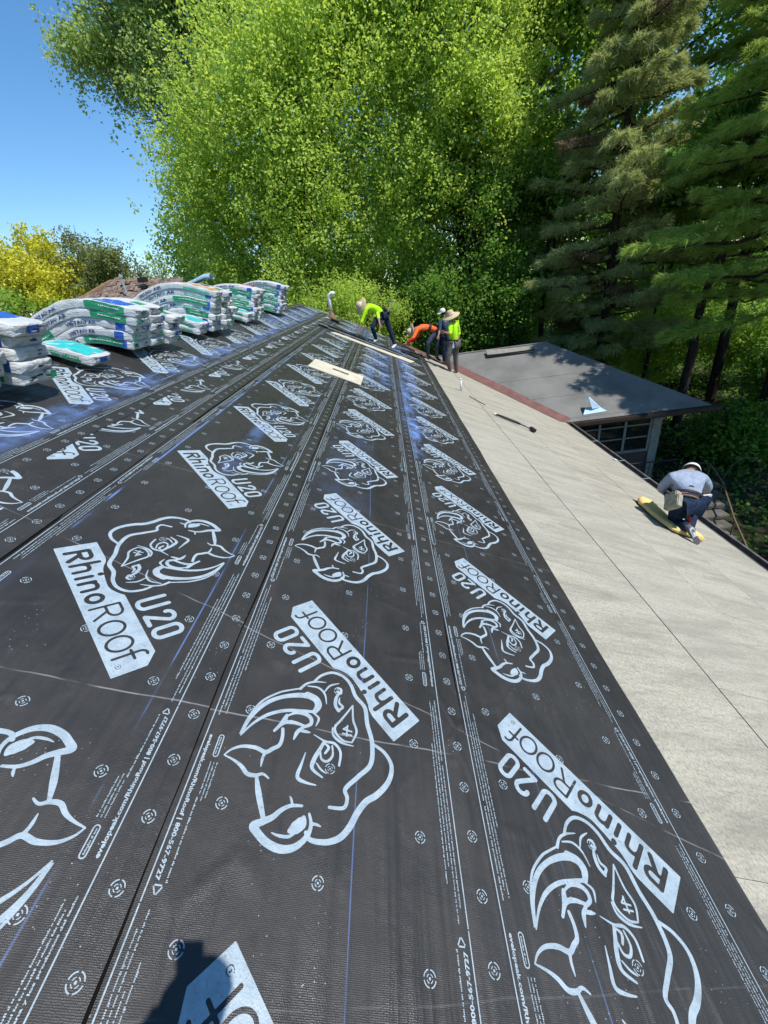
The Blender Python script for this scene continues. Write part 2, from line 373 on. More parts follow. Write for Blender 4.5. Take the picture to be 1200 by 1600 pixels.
# debris caught at the eave
# ---- the wing: hipped roof running out to the east
YR, ZR, XE, XC, YN, ZN = 17.3, -1.2, 6.86, 10.65, 13.1, -3.06
sl = (ZR-ZN)/(YR-YN)
XV0 = 2.4; XV1 = -2*ZN
mb = MB(); T = .06
def slab(mb, pts, t=.1):
    b = len(mb.v); n = len(pts); mb.v += [Vector(p) for p in pts]+[Vector(p)-Vector((0, 0, t)) for p in pts]
    mb.f.append(tuple(b+i for i in range(n))); mb.f.append(tuple(b+n+i for i in range(n))[::-1])
    for k in range(n): mb.f.append((b+k, b+n+k, b+n+(k+1) % n, b+(k+1) % n))
slab(mb, [(XV0, YR, ZR), (XV1, YN, ZN), (XC, YN, ZN), (XE, YR, ZR)])
slab(mb, [(XV0, YR, ZR), (XE, YR, ZR), (XC, 2*YR-YN, ZN), (XV1, 2*YR-YN, ZN)])
slab(mb, [(XE, YR, ZR), (XC, YN, ZN), (XC, 2*YR-YN, ZN)])
hpart(mb, 'wing_roof', M['felt'])
# felt lap lines on the wing
for k, yy in enumerate((14.15, 15.2, 16.25)):
    z = ZN+(yy-YN)*sl; xl = XV1-(yy-YN)*(XV1-XV0)/(YR-YN); xr = XC-(yy-YN)*(XC-XE)/(YR-YN)
    mb = MB(); slab(mb, [(xl+.3, yy, z+.006), (xl+.3, yy-.9, z-.9*sl+.010), (xr-.02+.81, yy-.9, z-.9*sl+.010), (xr-.02, yy, z+.006)], .006)
    hpart(mb, 'felt_course', M['felt'])
hpart(MB().box(((XV1+XC)/2+.05, YN-.02, ZN-.10), (XC-XV1+.3, .03, .2)), 'fascia_board', M['fascia'])
hpart(MB().box((XC+.03, YR, ZN-.10), (.03, 2*(YR-YN), .2)), 'fascia_board', M['fascia'])
hpart(MB().box(((XV1+XC)/2+.05, YN-.10, ZN-.075), (XC-XV1+.4, .12, .13), ), 'gutter', M['fascia'], bevel=.02)
hpart(MB().box(((XV1+XC)/2, YN+.3, ZN-.16), (XC-XV1, .6, .02)), 'soffit', M['darkwall'])
hpart(MB().tube([(XV0, YR, ZR+.01), (XE, YR, ZR+.01)], .035, 6), 'ridge_cap', M['felt'])
# wing wall with its window band and the pale corner post
YW = 13.62; zt = ZN-.16
hpart(MB().box((7.6, YW+1.6, (zt-5.75)/2), (3.6, .1, -5.75-zt)), 'wall', M['darkwall'])
hpart(MB().box((7.2, YW, -5.15), (3.9, .08, 1.2)), 'wall', M['darkwall'])
hpart(MB().box((9.32, YW, (zt-5.75)/2), (.30, .16, -5.75-zt), ), 'corner_post', M['greywood'], bevel=.01)
wf = MB(); wf.box((7.2, YW, zt-.03), (3.9, .1, .06)).box((7.2, YW-.01, -4.53), (3.9, .12, .07))
wfo = hpart(wf, 'window', M['greywood'])
for x in (5.75, 6.65, 7.45, 8.3, 9.13): MB().box((x, YW-.01, (zt-4.5)/2), (.075, .085, -4.5-zt)).build('mullion', M['greywood'], wfo)
for z in (-3.62, -4.05):
    for x0, x1 in ((5.79, 6.61), (6.69, 7.41), (7.49, 8.26), (8.34, 9.09)): MB().box(((x0+x1)/2, YW-.008, z), (x1-x0, .045, .04)).build('glazing_bar', M['greywood'], wfo)
for x0, x1 in ((5.79, 6.61), (6.69, 7.41), (7.49, 8.26), (8.34, 9.09)):
    for z0, z1 in ((zt, -3.62), (-3.62, -4.05), (-4.05, -4.5)): MB().box(((x0+x1)/2, YW+.01, (z0+z1)/2), (x1-x0, .008, abs(z1-z0)-.02)).build('pane', M['glass'], wfo)
# red-brown membrane up the valley, one half on each roof
def wingz(y): return ZN+(y-YN)*sl
def vx(y): return XV1-(y-YN)*(XV1-XV0)/(YR-YN)
mb = MB(); N = 14; pts = [YR+.9-(YR+.9-YN+.02)*i/N for i in range(N+1)]; wr = random.Random(5)
L_, Mi, Rr = [], [], []
for y in pts:
    x = vx(y); j = wr.uniform(-.02, .02)
    L_.append(Vector((x-.35+j, y-.33, 0))); L_[-1].z = -L_[-1].x/2+.012
    Mi.append(Vector((x, y, -x/2+.014)))
    q = Vector((x+.18, y+.16+j, 0)); q.z = wingz(min(q.y, YR-.02))+.014 if y < YR-.3 else -q.x/2+.012; Rr.append(q)
for a, b in ((L_, Mi), (Mi, Rr)):
    for i in range(N): mb.quad(a[i], a[i+1], b[i+1], b[i])
tag(mb.build('valley_membrane', M['ice']), 'red-brown self-adhesive membrane strip running down the valley between the roofs', 'membrane')

# ------------------------------------------------------------- the printed logo, as one flat cut-out shape
RHINO = [(10, 17, 10, [(0.424, 0.311),(0.433, 0.26),(0.419, 0.204),(0.375, 0.17),(0.32, 0.167),(0.259, 0.188),(0.193, 0.188),(0.126, 0.233),(0.053, 0.272),(-0.01, 0.338),(-0.017, 0.416),(-0.021, 0.488),(-0.05, 0.503),(-0.067, 0.535),(-0.034, 0.578)]),(12, 20, 12, [(0.042, 0.272),(-0.009, 0.256),(-0.059, 0.264),(-0.09, 0.295),(-0.107, 0.341),(-0.11, 0.4),(-0.102, 0.451),(-0.11, 0.504),(-0.127, 0.556),(-0.131, 0.602),(-0.119, 0.64),(-0.098, 0.67),(-0.072, 0.693),(-0.047, 0.693)]),(8, 22, 8, [(-0.008, 0.65),(-0.037, 0.663),(-0.055, 0.687),(-0.061, 0.72),(-0.055, 0.756),(-0.031, 0.79),(0.009, 0.814),(0.049, 0.823),(0.075, 0.824),(0.067, 0.792),(0.059, 0.758),(0.06, 0.724),(0.052, 0.689),(0.028, 0.656)]),(3, 8, 5, [(0.079, 0.674),(0.064, 0.677),(0.05, 0.684)]),(12, 8, 3, [(-0.037, 0.663),(-0.048, 0.65),(-0.064, 0.64)]),(6, 34, 8, [(-0.004, 0.669),(-0.014, 0.688),(-0.014, 0.715),(-0.009, 0.738)]),(3, 9, 3, [(0.022, 0.786),(-0.0, 0.771),(-0.023, 0.743),(-0.026, 0.705)]),(10, 18, 14, [(0.203, 0.738),(0.166, 0.754),(0.125, 0.769),(0.078, 0.785)]),(4, 14, 12, [(0.338, 0.796),(0.342, 0.764),(0.331, 0.726),(0.3, 0.688),(0.264, 0.665),(0.26, 0.635),(0.258, 0.606),(0.278, 0.58),(0.307, 0.559)]),(4, 13, 5, [(0.338, 0.796),(0.302, 0.776),(0.268, 0.764),(0.233, 0.76),(0.211, 0.739),(0.2, 0.714),(0.175, 0.705)]),(12, 9, 3, [(0.264, 0.665),(0.249, 0.687),(0.227, 0.707)]),(4, 16, 26, [(0.373, 0.711),(0.418, 0.641),(0.441, 0.563),(0.433, 0.488),(0.403, 0.417),(0.368, 0.37)]),(30, 28, 18, [(0.381, 0.379),(0.345, 0.36),(0.314, 0.369),(0.298, 0.403)]),(4, 13, 12, [(0.373, 0.711),(0.391, 0.646),(0.392, 0.576),(0.37, 0.506),(0.33, 0.444),(0.302, 0.406)]),(3, 8, 6, [(0.38, 0.712),(0.426, 0.646),(0.458, 0.568),(0.457, 0.484),(0.442, 0.432),(0.424, 0.384)]),(12, 9, 3, [(0.425, 0.39),(0.432, 0.349),(0.42, 0.308),(0.391, 0.265)]),(5, 9, 3, [(0.419, 0.352),(0.386, 0.314),(0.343, 0.309),(0.3, 0.333)]),(4, 9, 3, [(0.295, 0.409),(0.264, 0.404),(0.243, 0.436)]),(5, 8, 3, [(0.356, 0.299),(0.367, 0.258),(0.354, 0.212)]),(4, 10, 4, [(0.318, 0.593),(0.334, 0.55),(0.349, 0.511),(0.324, 0.534),(0.319, 0.507)]),(6, 15, 12, [(0.346, 0.516),(0.337, 0.473),(0.31, 0.441),(0.282, 0.433),(0.262, 0.449),(0.267, 0.479)]),(10, 14, 10, [(0.27, 0.477),(0.306, 0.505),(0.327, 0.542),(0.319, 0.592)]),(10, 14, 4, [(0.267, 0.488),(0.264, 0.516),(0.246, 0.547)]),(8, 12, 3, [(0.265, 0.506),(0.25, 0.489),(0.232, 0.471)]),(9, 9, 9, [(0.338, 0.234),(0.325, 0.225),(0.312, 0.239),(0.324, 0.25)]),(5, 14, 14, [(0.315, 0.24),(0.302, 0.273),(0.275, 0.3),(0.246, 0.305)]),(10, 10, 4, [(0.247, 0.299),(0.25, 0.276),(0.274, 0.278),(0.294, 0.259)]),(6, 9, 6, [(0.231, 0.231),(0.216, 0.283),(0.204, 0.331),(0.195, 0.367),(0.167, 0.381),(0.129, 0.374),(0.105, 0.352)]),(6, 9, 6, [(0.231, 0.231),(0.176, 0.276),(0.126, 0.299),(0.102, 0.348)]),(4, 10, 3, [(0.199, 0.378),(0.169, 0.396),(0.126, 0.386),(0.086, 0.352)]),(6, 6, 6, [(0.17, 0.315),(0.136, 0.349)]),(6, 6, 6, [(0.168, 0.342),(0.138, 0.317)]),(6, 6, 6, [(0.155, 0.357),(0.126, 0.329)]),(5, 5, 5, [(0.168, 0.342),(0.167, 0.315)]),(3, 10, 8, [(0.219, 0.465),(0.17, 0.442),(0.139, 0.414),(0.097, 0.416),(0.06, 0.454)]),(10, 15, 6, [(0.17, 0.445),(0.155, 0.479),(0.137, 0.521),(0.112, 0.55),(0.063, 0.537)]),(6, 9, 6, [(0.144, 0.485),(0.12, 0.498),(0.1, 0.484),(0.106, 0.451),(0.138, 0.428)]),(6, 10, 8, [(0.161, 0.448),(0.14, 0.445),(0.13, 0.472)]),(5, 7, 3, [(0.119, 0.524),(0.09, 0.524),(0.065, 0.515)]),(3, 12, 4, [(0.177, 0.535),(0.149, 0.575),(0.119, 0.615),(0.087, 0.602),(0.055, 0.574)])]
def cr(pts, n=7):
    out = []; P_ = [pts[0]]+list(pts)+[pts[-1]]
    for i in range(1, len(P_)-2):
        p0, p1, p2, p3 = [np.array(P_[i+k-1], float) for k in range(4)]
        for k in range(n):
            t = k/n; out.append(.5*((2*p1)+(-p0+p2)*t+(2*p0-5*p1+4*p2-p3)*t*t+(-p0+3*p1-3*p2+p3)*t**3))
    out.append(np.array(P_[-2], float)); return out
class Field:
    def __init__(s, x0, x1, y0, y1, g):
        s.x = np.arange(x0, x1, g); s.y = np.arange(y0, y1, g); s.g = g; s.X, s.Y = np.meshgrid(s.x, s.y, indexing='ij'); s.F = np.full(s.X.shape, 1.0)
    def seg(s, D, a, b, ra, rb):
        pad = max(ra, rb)+.008
        i0, i1 = np.searchsorted(s.x, (min(a[0], b[0])-pad, max(a[0], b[0])+pad)); j0, j1 = np.searchsorted(s.y, (min(a[1], b[1])-pad, max(a[1], b[1])+pad))
        X, Y = s.X[i0:i1, j0:j1], s.Y[i0:i1, j0:j1]; d = np.array(b)-np.array(a); L = max(1e-9, d@d)
        t = np.clip(((X-a[0])*d[0]+(Y-a[1])*d[1])/L, 0, 1)
        q = np.hypot(X-a[0]-t*d[0], Y-a[1]-t*d[1])-(ra+(rb-ra)*t)
        D[i0:i1, j0:j1] = np.minimum(D[i0:i1, j0:j1], q)
    def stroke(s, D, pts, w, smooth=True):
        P_ = cr(pts) if smooth and len(pts) > 2 else [np.array(p, float) for p in pts]; n = len(P_)-1
        if len(w) == 3: ws = [w[0]+(w[1]-w[0])*min(1, 2.6*i/n) if i < n/2 else w[2]+(w[1]-w[2])*min(1, 2.6*(n-i)/n) for i in range(n+1)]
        else: ws = [w[0]]*(n+1)
        for i in range(n): s.seg(D, P_[i], P_[i+1], ws[i]/2, ws[i+1]/2)
    def poly(s, pts):
        D = np.full(s.X.shape, 1e9); ins = np.zeros(s.X.shape, bool); n = len(pts)
        for i in range(n):
            a, b = pts[i], pts[(i+1) % n]; dx, dy = b[0]-a[0], b[1]-a[1]; L = dx*dx+dy*dy
            t = np.clip(((s.X-a[0])*dx+(s.Y-a[1])*dy)/L, 0, 1); D = np.minimum(D, np.hypot(s.X-a[0]-t*dx, s.Y-a[1]-t*dy))
            if abs(dy) > 1e-12: ins ^= ((a[1] > s.Y) != (b[1] > s.Y)) & (s.X < (dx*(s.Y-a[1])/dy+a[0]))
        return np.where(ins, -D, D)
    def mesh(s, name, m, F):
        vs, fs = [], []; x, y, g = s.x, s.y, s.g; ins = F < 0; nx, ny = F.shape
        code = ins[:-1, :-1].astype(int)+2*ins[1:, :-1]+4*ins[1:, 1:]+8*ins[:-1, 1:]
        for i in range(nx-1):
            j = 0
            while j < ny-1:
                c = code[i, j]
                if c == 0: j += 1; continue
                if c == 15:
                    k = j
                    while k < ny-1 and code[i, k] == 15: k += 1
                    b = len(vs); vs += [(x[i], y[j], 0), (x[i+1], y[j], 0), (x[i+1], y[k], 0), (x[i], y[k], 0)]; fs.append((b, b+1, b+2, b+3)); j = k; continue
                co = [(i, j), (i+1, j), (i+1, j+1), (i, j+1)]; b = len(vs); n = 0
                for k in range(4):
                    a, d = co[k], co[(k+1) % 4]; fa, fb = F[a], F[d]
                    if fa < 0: vs.append((x[a[0]], y[a[1]], 0)); n += 1
                    if (fa < 0) != (fb < 0):
                        t = fa/(fa-fb); vs.append((x[a[0]]+(x[d[0]]-x[a[0]])*t, y[a[1]]+(y[d[1]]-y[a[1]])*t, 0)); n += 1
                if n >= 3: fs.append(tuple(range(b, b+n)))
                j += 1
        return mesh(name, vs, fs, m)
def arc(cx, cy, rx, ry, a0, a1, n=14): return [(cx+rx*math.cos(R(a0+(a1-a0)*i/n)), cy+ry*math.sin(R(a0+(a1-a0)*i/n))) for i in range(n+1)]
def logo_mesh():
    f = Field(-.16, .90, -.01, .85, .0032)
    inner = cr([(.142, .186), (.172, .178), (.2, .162), (.235, .150), (.31, .140), (.365, .139), (.41, .160), (.437, .183)], 5)
    ban = [(0, 0), (0, .185)]+[tuple(p) for p in inner]+[(.815, .183), (.872, .133), (.871, 0)]
    F = f.poly(ban)
    D = np.full(f.X.shape, 1.0); b = .0225; l = .0120                       # dark letters
    st = lambda pts, w, sm=True: f.stroke(D, pts, (w,), sm)
    st([(.056, .035), (.056, .135)], b); st([(.056, .135), (.10, .135)]+arc(.10, .112, .022, .022, 80, -90)+[(.06, .09)], b*.9, False); st([(.085, .088), (.122, .034)], b, False)   # R
    st([(.160, .034), (.160, .152)], b*.9); st([(.160, .075)]+arc(.188, .085, .024, .018, 150, 0)+[(.213, .034)], b*.85, False)   # h
    st([(.258, .034), (.258, .096)], b*.9); st([(.256, .132), (.256, .136)], b*1.05)
    st([(.300, .034), (.300, .098)], b*.9); st([(.300, .075)]+arc(.328, .082, .024, .018, 150, 0)+[(.353, .034)], b*.85, False)   # n
    st(arc(.414, .067, .026, .031, 0, 360, 24), b*.85, False)               # o
    st([(.478, .03), (.478, .148), (.515, .148)]+arc(.518, .119, .031, .029, 85, -90)+[(.48, .09)], l, False); st([(.512, .089), (.550, .03)], l, False)
    st(arc(.618, .078, .040, .049, 0, 360, 30), l, False); st(arc(.715, .078, .040, .049, 0, 360, 30), l, False)
    st([(.785, .03), (.785, .125)]+arc(.805, .13, .02, .026, 180, 70), l, False); st([(.766, .104), (.815, .104)], l, False)
    st(arc(.828, .038, .011, .011, 0, 360, 14), .0028, False); st([(.825, .033), (.825, .043), (.830, .041), (.826, .038), (.831, .033)], .0022, False)
    F = np.maximum(F, -D)
    G = np.full(f.X.shape, 1.0)
    for a, c, e, pts in RHINO: f.stroke(G, pts, (a/900, c/870, e/900))
    f.stroke(G, [(.505, .335), (.505, .232)]+arc(.533, .23, .028, .022, 180, 360)+[(.561, .232), (.561, .335)], (.0205,), False)
    f.stroke(G, arc(.637, .306, .027, .024, 190, -30)+[(.648, .272), (.612, .212), (.668, .212)], (.0205,), False)
    f.stroke(G, [(.700, .236), (.700, .302)]+arc(.727, .304, .027, .024, 180, 0)+[(.754, .236)]+arc(.727, .234, .027, .024, 0, -180), (.0205,), False)
    me = f.mesh('printed_logo', M['print'], np.minimum(F, G))
    c, s_ = math.cos(R(134.6)), math.sin(R(134.6))                          # banner runs at 45 degrees to the roll; y of the logo is x turned +90
    for v in me.vertices:
        x, y = v.co.x, v.co.y; v.co = (x*c-y*s_, x*s_+y*c, 0)
    return me
LOGO = logo_mesh()
# ---- printing along one edge of a roll (text, pill, small print), one 1.42 m tile, in metres across (p) and along (q)
PITCH = 1.42
def edge_tile():
    vs, fs = [], []
    def rect(p0, q0, p1, q1): b = len(vs); vs.extend([(p0, q0, 0), (p1, q0, 0), (p1, q1, 0), (p0, q1, 0)]); fs.append((b, b+1, b+2, b+3))
    def txt(s, p, q, length, size, w=.0011):     # runs along +q, tops toward -p
        me = text_mesh(s, size, w); xs = [v.co.x for v in me.vertices]; k = length/max(xs)
        b = len(vs); vs.extend([(p-v.co.y, q+v.co.x*k, 0) for v in me.vertices]); fs.extend([tuple(b+i for i in pl.vertices) for pl in me.polygons])
    er = random.Random(11)
    def small(p, q0, q1, w=.0055):               # a line of print too fine to read
        q = q0
        while q < q1:
            n = er.randint(2, 9)
            for _ in range(n):
                if q > q1: break
                d = er.uniform(.0028, .0052); h = w*er.choice((.55, .6, .6, .9)); rect(p-h, q, p, min(q+d*.72, q1)); q += d
            q += .0035
    # edge set near the guide line at p = 0.108
    txt('evelopeak.com/RhinoRoof | 800-567-9727', .094, .212, .445, .0185, .0006)
    # pill
    def ring(cx, q0, q1, r, t):
        for rr, sg in ((r, 1),):
            out = arc(cx, q1-r, r, r, 0, 180, 8)+arc(cx, q0+r, r, r, 180, 360, 8); inn = arc(cx, q1-r, r-t, r-t, 0, 180, 8)+arc(cx, q0+r, r-t, r-t, 180, 360, 8)
            b = len(vs); n = len(out); vs.extend([(*o, 0) for o in out]); vs.extend([(*o, 0) for o in inn])
            for k in range(n): fs.append((b+k, b+(k+1) % n, b+n+(k+1) % n, b+n+k))
    ring(.050, .205, .292, .0105, .0038); small(.053, .216, .281, .006)
    for k, p in enumerate((.058, .047, .036)): small(p, .31, .31+(.11, .13, .12)[k], .005)
    small(.062, .43, .66, .0065)
    # long columns of small print
    txt('La membrana y los productos del techo', .092, -.17, .30, .0085, .0003)
    small(.092, -.66, -.19); small(.079, -.70, .10); small(.066, -.55, .12); small(.053, -.60, -.10)
    # recycling triangle
    a = -.745
    for k in range(3):
        t0 = R(90+120*k); t1 = R(90+120*(k+1)); P0 = (.078+.016*math.cos(t0), a+.016*math.sin(t0)); P1 = (.078+.016*math.cos(t1), a+.016*math.sin(t1))
        dx, dy = P1[0]-P0[0], P1[1]-P0[1]; P0, P1 = (P0[0]+dx*.12, P0[1]+dy*.12), (P1[0]-dx*.12, P1[1]-dy*.12); L = math.hypot(dx, dy); nx_, ny_ = dy/L*.002, -dx/L*.002
        b = len(vs); vs.extend([(P0[0]-nx_, P0[1]-ny_, 0), (P1[0]-nx_, P1[1]-ny_, 0), (P1[0]+nx_, P1[1]+ny_, 0), (P0[0]+nx_, P0[1]+ny_, 0)]); fs.append((b, b+1, b+2, b+3))
    rect(.1065, -.71, .1105, PITCH-.71-.004)   # the solid guide line
    # fold into -0.71..0.71
    return mesh('printed_edge', vs, fs, M['print'])
EDGE = edge_tile()
def target_mesh(cs, name='nail_marks'):
    vs, fs = [], []
    for (p, q) in cs:
        for r0, r1, g_ in ((.0172, .0204, 10), (.0082, .0106, 15)):
            for k in range(4):
                o = arc(p, q, r1, r1, 90*k+g_, 90*k+90-g_, 4); i_ = arc(p, q, r0, r0, 90*k+g_, 90*k+90-g_, 4); b = len(vs)
                vs += [(*a, 0) for a in o]+[(*a, 0) for a in i_]; fs += [(b+j, b+j+1, b+6+j, b+5+j) for j in range(4)]
        vs_b = len(vs); vs += [(p-.003, q-.003, 0), (p+.003, q-.003, 0), (p+.003, q+.003, 0), (p-.003, q+.003, 0)]; fs.append((vs_b, vs_b+1, vs_b+2, vs_b+3))
    return mesh(name, vs, fs, M['print'])
TG = target_mesh([(.178, -.62+.1775*k) for k in range(8)]+[(-.96, -.55+.1775*k) for k in range(8)]+[(-.76, -.475+.355*k) for k in range(4)]+[(-.40, -.65+.355*k) for k in range(4)]+[(-.038, -.475+.355*k) for k in range(4)])
# clip limits per roll: visible part only, so prints under the next roll are simply covered
ROLLS = [ # label, bottom edge u, uP, vP(k=0), flipped, k range, width
 ('lowest dark underlayment roll, edged by the bare sheathing, printed with pale rhino heads', 2.21, 1.893, .80, 0, range(-1, 13)),
 ('second dark underlayment roll up from the sheathing, with the rhino head nearest picture centre', .985, .755, 1.25, 0, range(-1, 13)),
 ('dark underlayment roll third up from the sheathing, its rhino prints turned the other way', -.160, -1.168, 1.745, 1, range(-1, 13)),
 ('narrow showing strip of dark underlayment with only cut-off print visible', -1.300, -2.312, 3.13, 1, range(-1, 12)),
 ('uppermost dark underlayment roll, streaked with blue chalk below the shingle bundles', -1.72, -2.732, 4.02, 1, range(-1, 12))]
HB = [.006, .013, .019, .017, .016]; er = random.Random(21)
for i, (lab, ue, uP, vP, fl, ks) in enumerate(ROLLS):
    WD = 1.22; h0 = HB[i]; tilt = math.atan2(.0085 if i else .001, 1.1)
    fr = RM @ Matrix.Translation((ue, 0, h0)) @ Matrix.Rotation(-tilt, 4, 'Y')    # local x = down-slope from the bottom edge (<=0)
    root = empty('underlayment_roll', mtx=fr); tag(root, lab, 'roofing felt', 'underlayment rolls on the main roof')
    far = 18.62 if i != 0 else 17.0
    nv = 150; us = [-WD, -.9, -.6, -.3, -.12, -.05, -.02, 0]; mb = MB()
    for j in range(nv+1):
        v = VA+.02+(far-VA)*j/nv
        for q, a in enumerate(us):
            e = 0; z = 0
            if q == 7: e = .004*math.sin(v*2.1+i)+.003*math.sin(v*5.3+2*i)+er.uniform(-.0015, .0015)
            if q >= 6 and i: z = .0015*math.sin(v*1.7+i*2)+.0012*math.sin(v*4.9)
            mb.v.append(Vector((a+e, v, z)))
    n = len(us)
    for j in range(nv):
        for q in range(n-1): a = j*n+q; mb.f.append((a, a+1, a+n+1, a+n))
    b = len(mb.v)                                                                # the rolled lower edge, with its dark gap beneath
    for j in range(nv+1): p = mb.v[j*n+n-1]; mb.v.append(p+Vector((-.0008, 0, (-.004, -.0055, -.009, -.008, -.007)[i])))
    for j in range(nv): mb.f.append((j*n+n-1, b+j, b+j+1, (j+1)*n+n-1))
    mb.build('sheet', M['under'], root)
    if i in (2, 3, 4):                                                           # flat black strip put in for the shade of the lap gap
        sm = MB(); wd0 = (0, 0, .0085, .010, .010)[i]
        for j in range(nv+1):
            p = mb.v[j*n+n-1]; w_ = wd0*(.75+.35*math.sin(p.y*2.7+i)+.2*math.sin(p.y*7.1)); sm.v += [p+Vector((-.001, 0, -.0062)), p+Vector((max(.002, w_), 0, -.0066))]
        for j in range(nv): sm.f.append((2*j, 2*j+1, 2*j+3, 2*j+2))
        sm.build('lap_shade_strip', M['lap_shade'], root)
    top = 0 if i != 4 else 0
    for k in ks:
        q0 = vP+PITCH*k
        if q0 > far+.2: continue
        base = Matrix.Translation((uP-ue, q0, .0009)) @ (Matrix.Rotation(math.pi, 4, 'Z') if fl else Matrix.Identity(4))
        if not (i == 0 and q0 > 16.2): link('printed_logo', LOGO, root, base)
        # both edges; the roll carries the same print turned half round on its other edge
        tag(link('printed_edge', EDGE, root, base), kind='stuff')
        tag(link('printed_edge', EDGE, root, base @ Matrix.Translation((-.784, -.04, .0002)) @ Matrix.Rotation(math.pi, 4, 'Z')), kind='stuff')
        tag(link('nail_marks', TG, root, base @ Matrix.Translation((0, 0, .0003))), kind='stuff')
# dropped staples and flecks of wrapper
# ------------------------------------------------------------- shingle bundles draped over the ridge
XR, ZRG = UR*CA, -UR*SA
def drape(s, t, th=22, bend=.16, lift=.018, sh=0):
    """point at signed length s across the ridge and height t above the deck contact; returns (x,z) and the normal angle"""
    n = 24; x = z = 0; ds = s/n
    for i in range(n):
        a = R(th)*math.tanh((i+.5)*ds/bend); x += ds*math.cos(a); z -= ds*math.sin(a)
    a = R(th)*math.tanh(s/bend); return Vector((XR+sh+x+math.sin(a)*t, ZRG+lift+z+math.cos(a)*t)), a
BL, BW, BT = 1.02, .335, .089
VTXT = {}
def vista(size=.05):
    if size not in VTXT: VTXT[size] = text_mesh('VISTA\u00ae AR', size, .0012)
    return VTXT[size]
def bundle(v0, layer, label, seed, style, group, th=22, L=BL, sh=0, W=BW, t0=None, white=None):
    r = random.Random(seed); lay = BT*layer*1.0 if t0 is None else t0; jy = r.uniform(-.012, .012); js = r.uniform(-.03, .03)+sh
    y0 = v0+jy; ns, nw = 30, 8
    nz = [r.uniform(0, 9) for _ in range(4)]
    def P(s, w_, t):                                   # s -L/2..L/2, w_ 0..1 across, t 0..1 up
        e = min(1, (L/2-abs(s))/.03)**.5 if abs(s) > L/2-.03 else 1
        wr = .0022*math.sin(s*31+nz[0]+w_*5)+.002*math.sin(s*57+nz[1]-w_*11)+.0018*math.sin(w_*23+nz[2]+s*13)
        tt = .5+(t-.5)*(.9+.1*e)
        p, a = drape(s+js, lay+tt*BT+(wr if t > .5 else -wr*.5), th, sh=0)
        k = .5+(w_-.5)*(.96+.04*e); bow = (.004*math.sin(s*26+nz[3])+.003*math.sin(s*61)) if w_ in (0, 1) else 0
        return Vector((p.x, y0+k*W+bow*(1 if w_ else -1)+.0025*math.sin(math.pi*t)*(1 if w_ > .5 else -1)*(w_ in (0, 1)), p.y))
    root = empty('shingle_bundle', P(0, .5, 0)); tag(root, label, 'shingle bundle', group)
    o = root.location
    mb = MB(); ring = [(0, 0), (0, .12), (0, .5), (0, .90), (.02, 1)]+[(k/nw, 1) for k in range(1, nw)]+[(.98, 1), (1, .90), (1, .5), (1, .12), (1, 0)]+[(1-k/4, 0) for k in range(1, 4)]
    n = len(ring)
    for i in range(ns+1):
        s = -L/2+L*i/ns
        for w_, t in ring: mb.v.append(P(s, w_, t)-o)
    for i in range(ns):
        for k in range(n): mb.f.append((i*n+k, i*n+(k+1) % n, (i+1)*n+(k+1) % n, (i+1)*n+k))
    for i in (0, ns):                                   # gathered, crumpled ends
        b = i*n; c = sum((mb.v[b+k] for k in range(n)), Vector())/n; c += Vector((.012 if i else -.012, 0, .004)); ci = len(mb.v); 
        rg = []
        for k in range(n):
            q = c+(mb.v[b+k]-c)*.55; q.x += (.014 if i else -.014)+r.uniform(-.009, .009); q.z += r.uniform(-.006, .006); rg.append(len(mb.v)); mb.v.append(q)
        mb.v.append(c+Vector((r.uniform(-.006, .006), 0, 0))); ce = len(mb.v)-1
        for k in range(n):
            k2 = (k+1) % n
            if i: mb.f += [(b+k, b+k2, rg[k2], rg[k]), (rg[k], rg[k2], ce)]
            else: mb.f += [(b+k2, b+k, rg[k], rg[k2]), (rg[k2], rg[k], ce)]
    me = mesh('wrapper', mb.v, mb.f, white or M['wrap'], True); link('wrapper', me, root)
    def side(s0, s1, t0_, t1, m, name, end=False):       # printed panel on the long side that faces along the ridge
        q = MB(); k = 10
        for i in range(k+1):
            for t in (t0_, (t0_+t1)/2, t1): q.v.append(P(s0+(s1-s0)*i/k, 0, t)+Vector((0, -.0022, 0))-o)
        for i in range(k):
            for j in range(2): q.f.append((i*3+j, i*3+j+1, i*3+j+4, i*3+j+3))
        q.build(name, m, root)
    def top(s0, s1, w0, w1, m, name):
        q = MB(); k = 10
        for i in range(k+1):
            for w_ in (w0, (w0*2+w1)/3, (w0+w1*2)/3, w1): p = P(s0+(s1-s0)*i/k, min(.969, max(.031, w_)), 1); q.v.append(p+Vector((0, 0, .003))-o)
        for i in range(k):
            for j in range(3): q.f.append((i*4+j, i*4+j+1, i*4+j+5, i*4+j+4))
        q.build(name, m, root)
    def sidetext(me, s0, t, m):
        vs = [P(s0+v.co.x, 0, t+v.co.y/BT)+Vector((0, -.0045, 0))-o for v in me.vertices]
        link('printed_name', mesh('printed_name', vs, [tuple(p.vertices) for p in me.polygons], m), root)
    def fine(s0, s1, t, m):
        q = MB(); s = s0
        while s < s1:
            d = r.uniform(.008, .03); q.quad(*[P(a, 0, b)+Vector((0, -.0046, 0))-o for a, b in ((s, t), (min(s+d, s1), t), (min(s+d, s1), t+.13), (s, t+.13))]); s += d+.006
        tag(q.build('fine_print', m, root), kind='stuff')
    H = L/2
    if style == 'A': side(.06, .40, .08, .94, M['wgreen'], 'green_panel'); sidetext(vista(), -.36, .28, M['navy']); fine(.16, .35, .5, M['winkwhite']); top(.1, .36, .02, .98, M['wblue'], 'blue_panel')
    if style == 'B': side(.08, .41, .08, .94, M['wgreen'], 'green_panel'); sidetext(vista(), -.33, .28, M['navy']); fine(.14, .36, .42, M['winkwhite'])
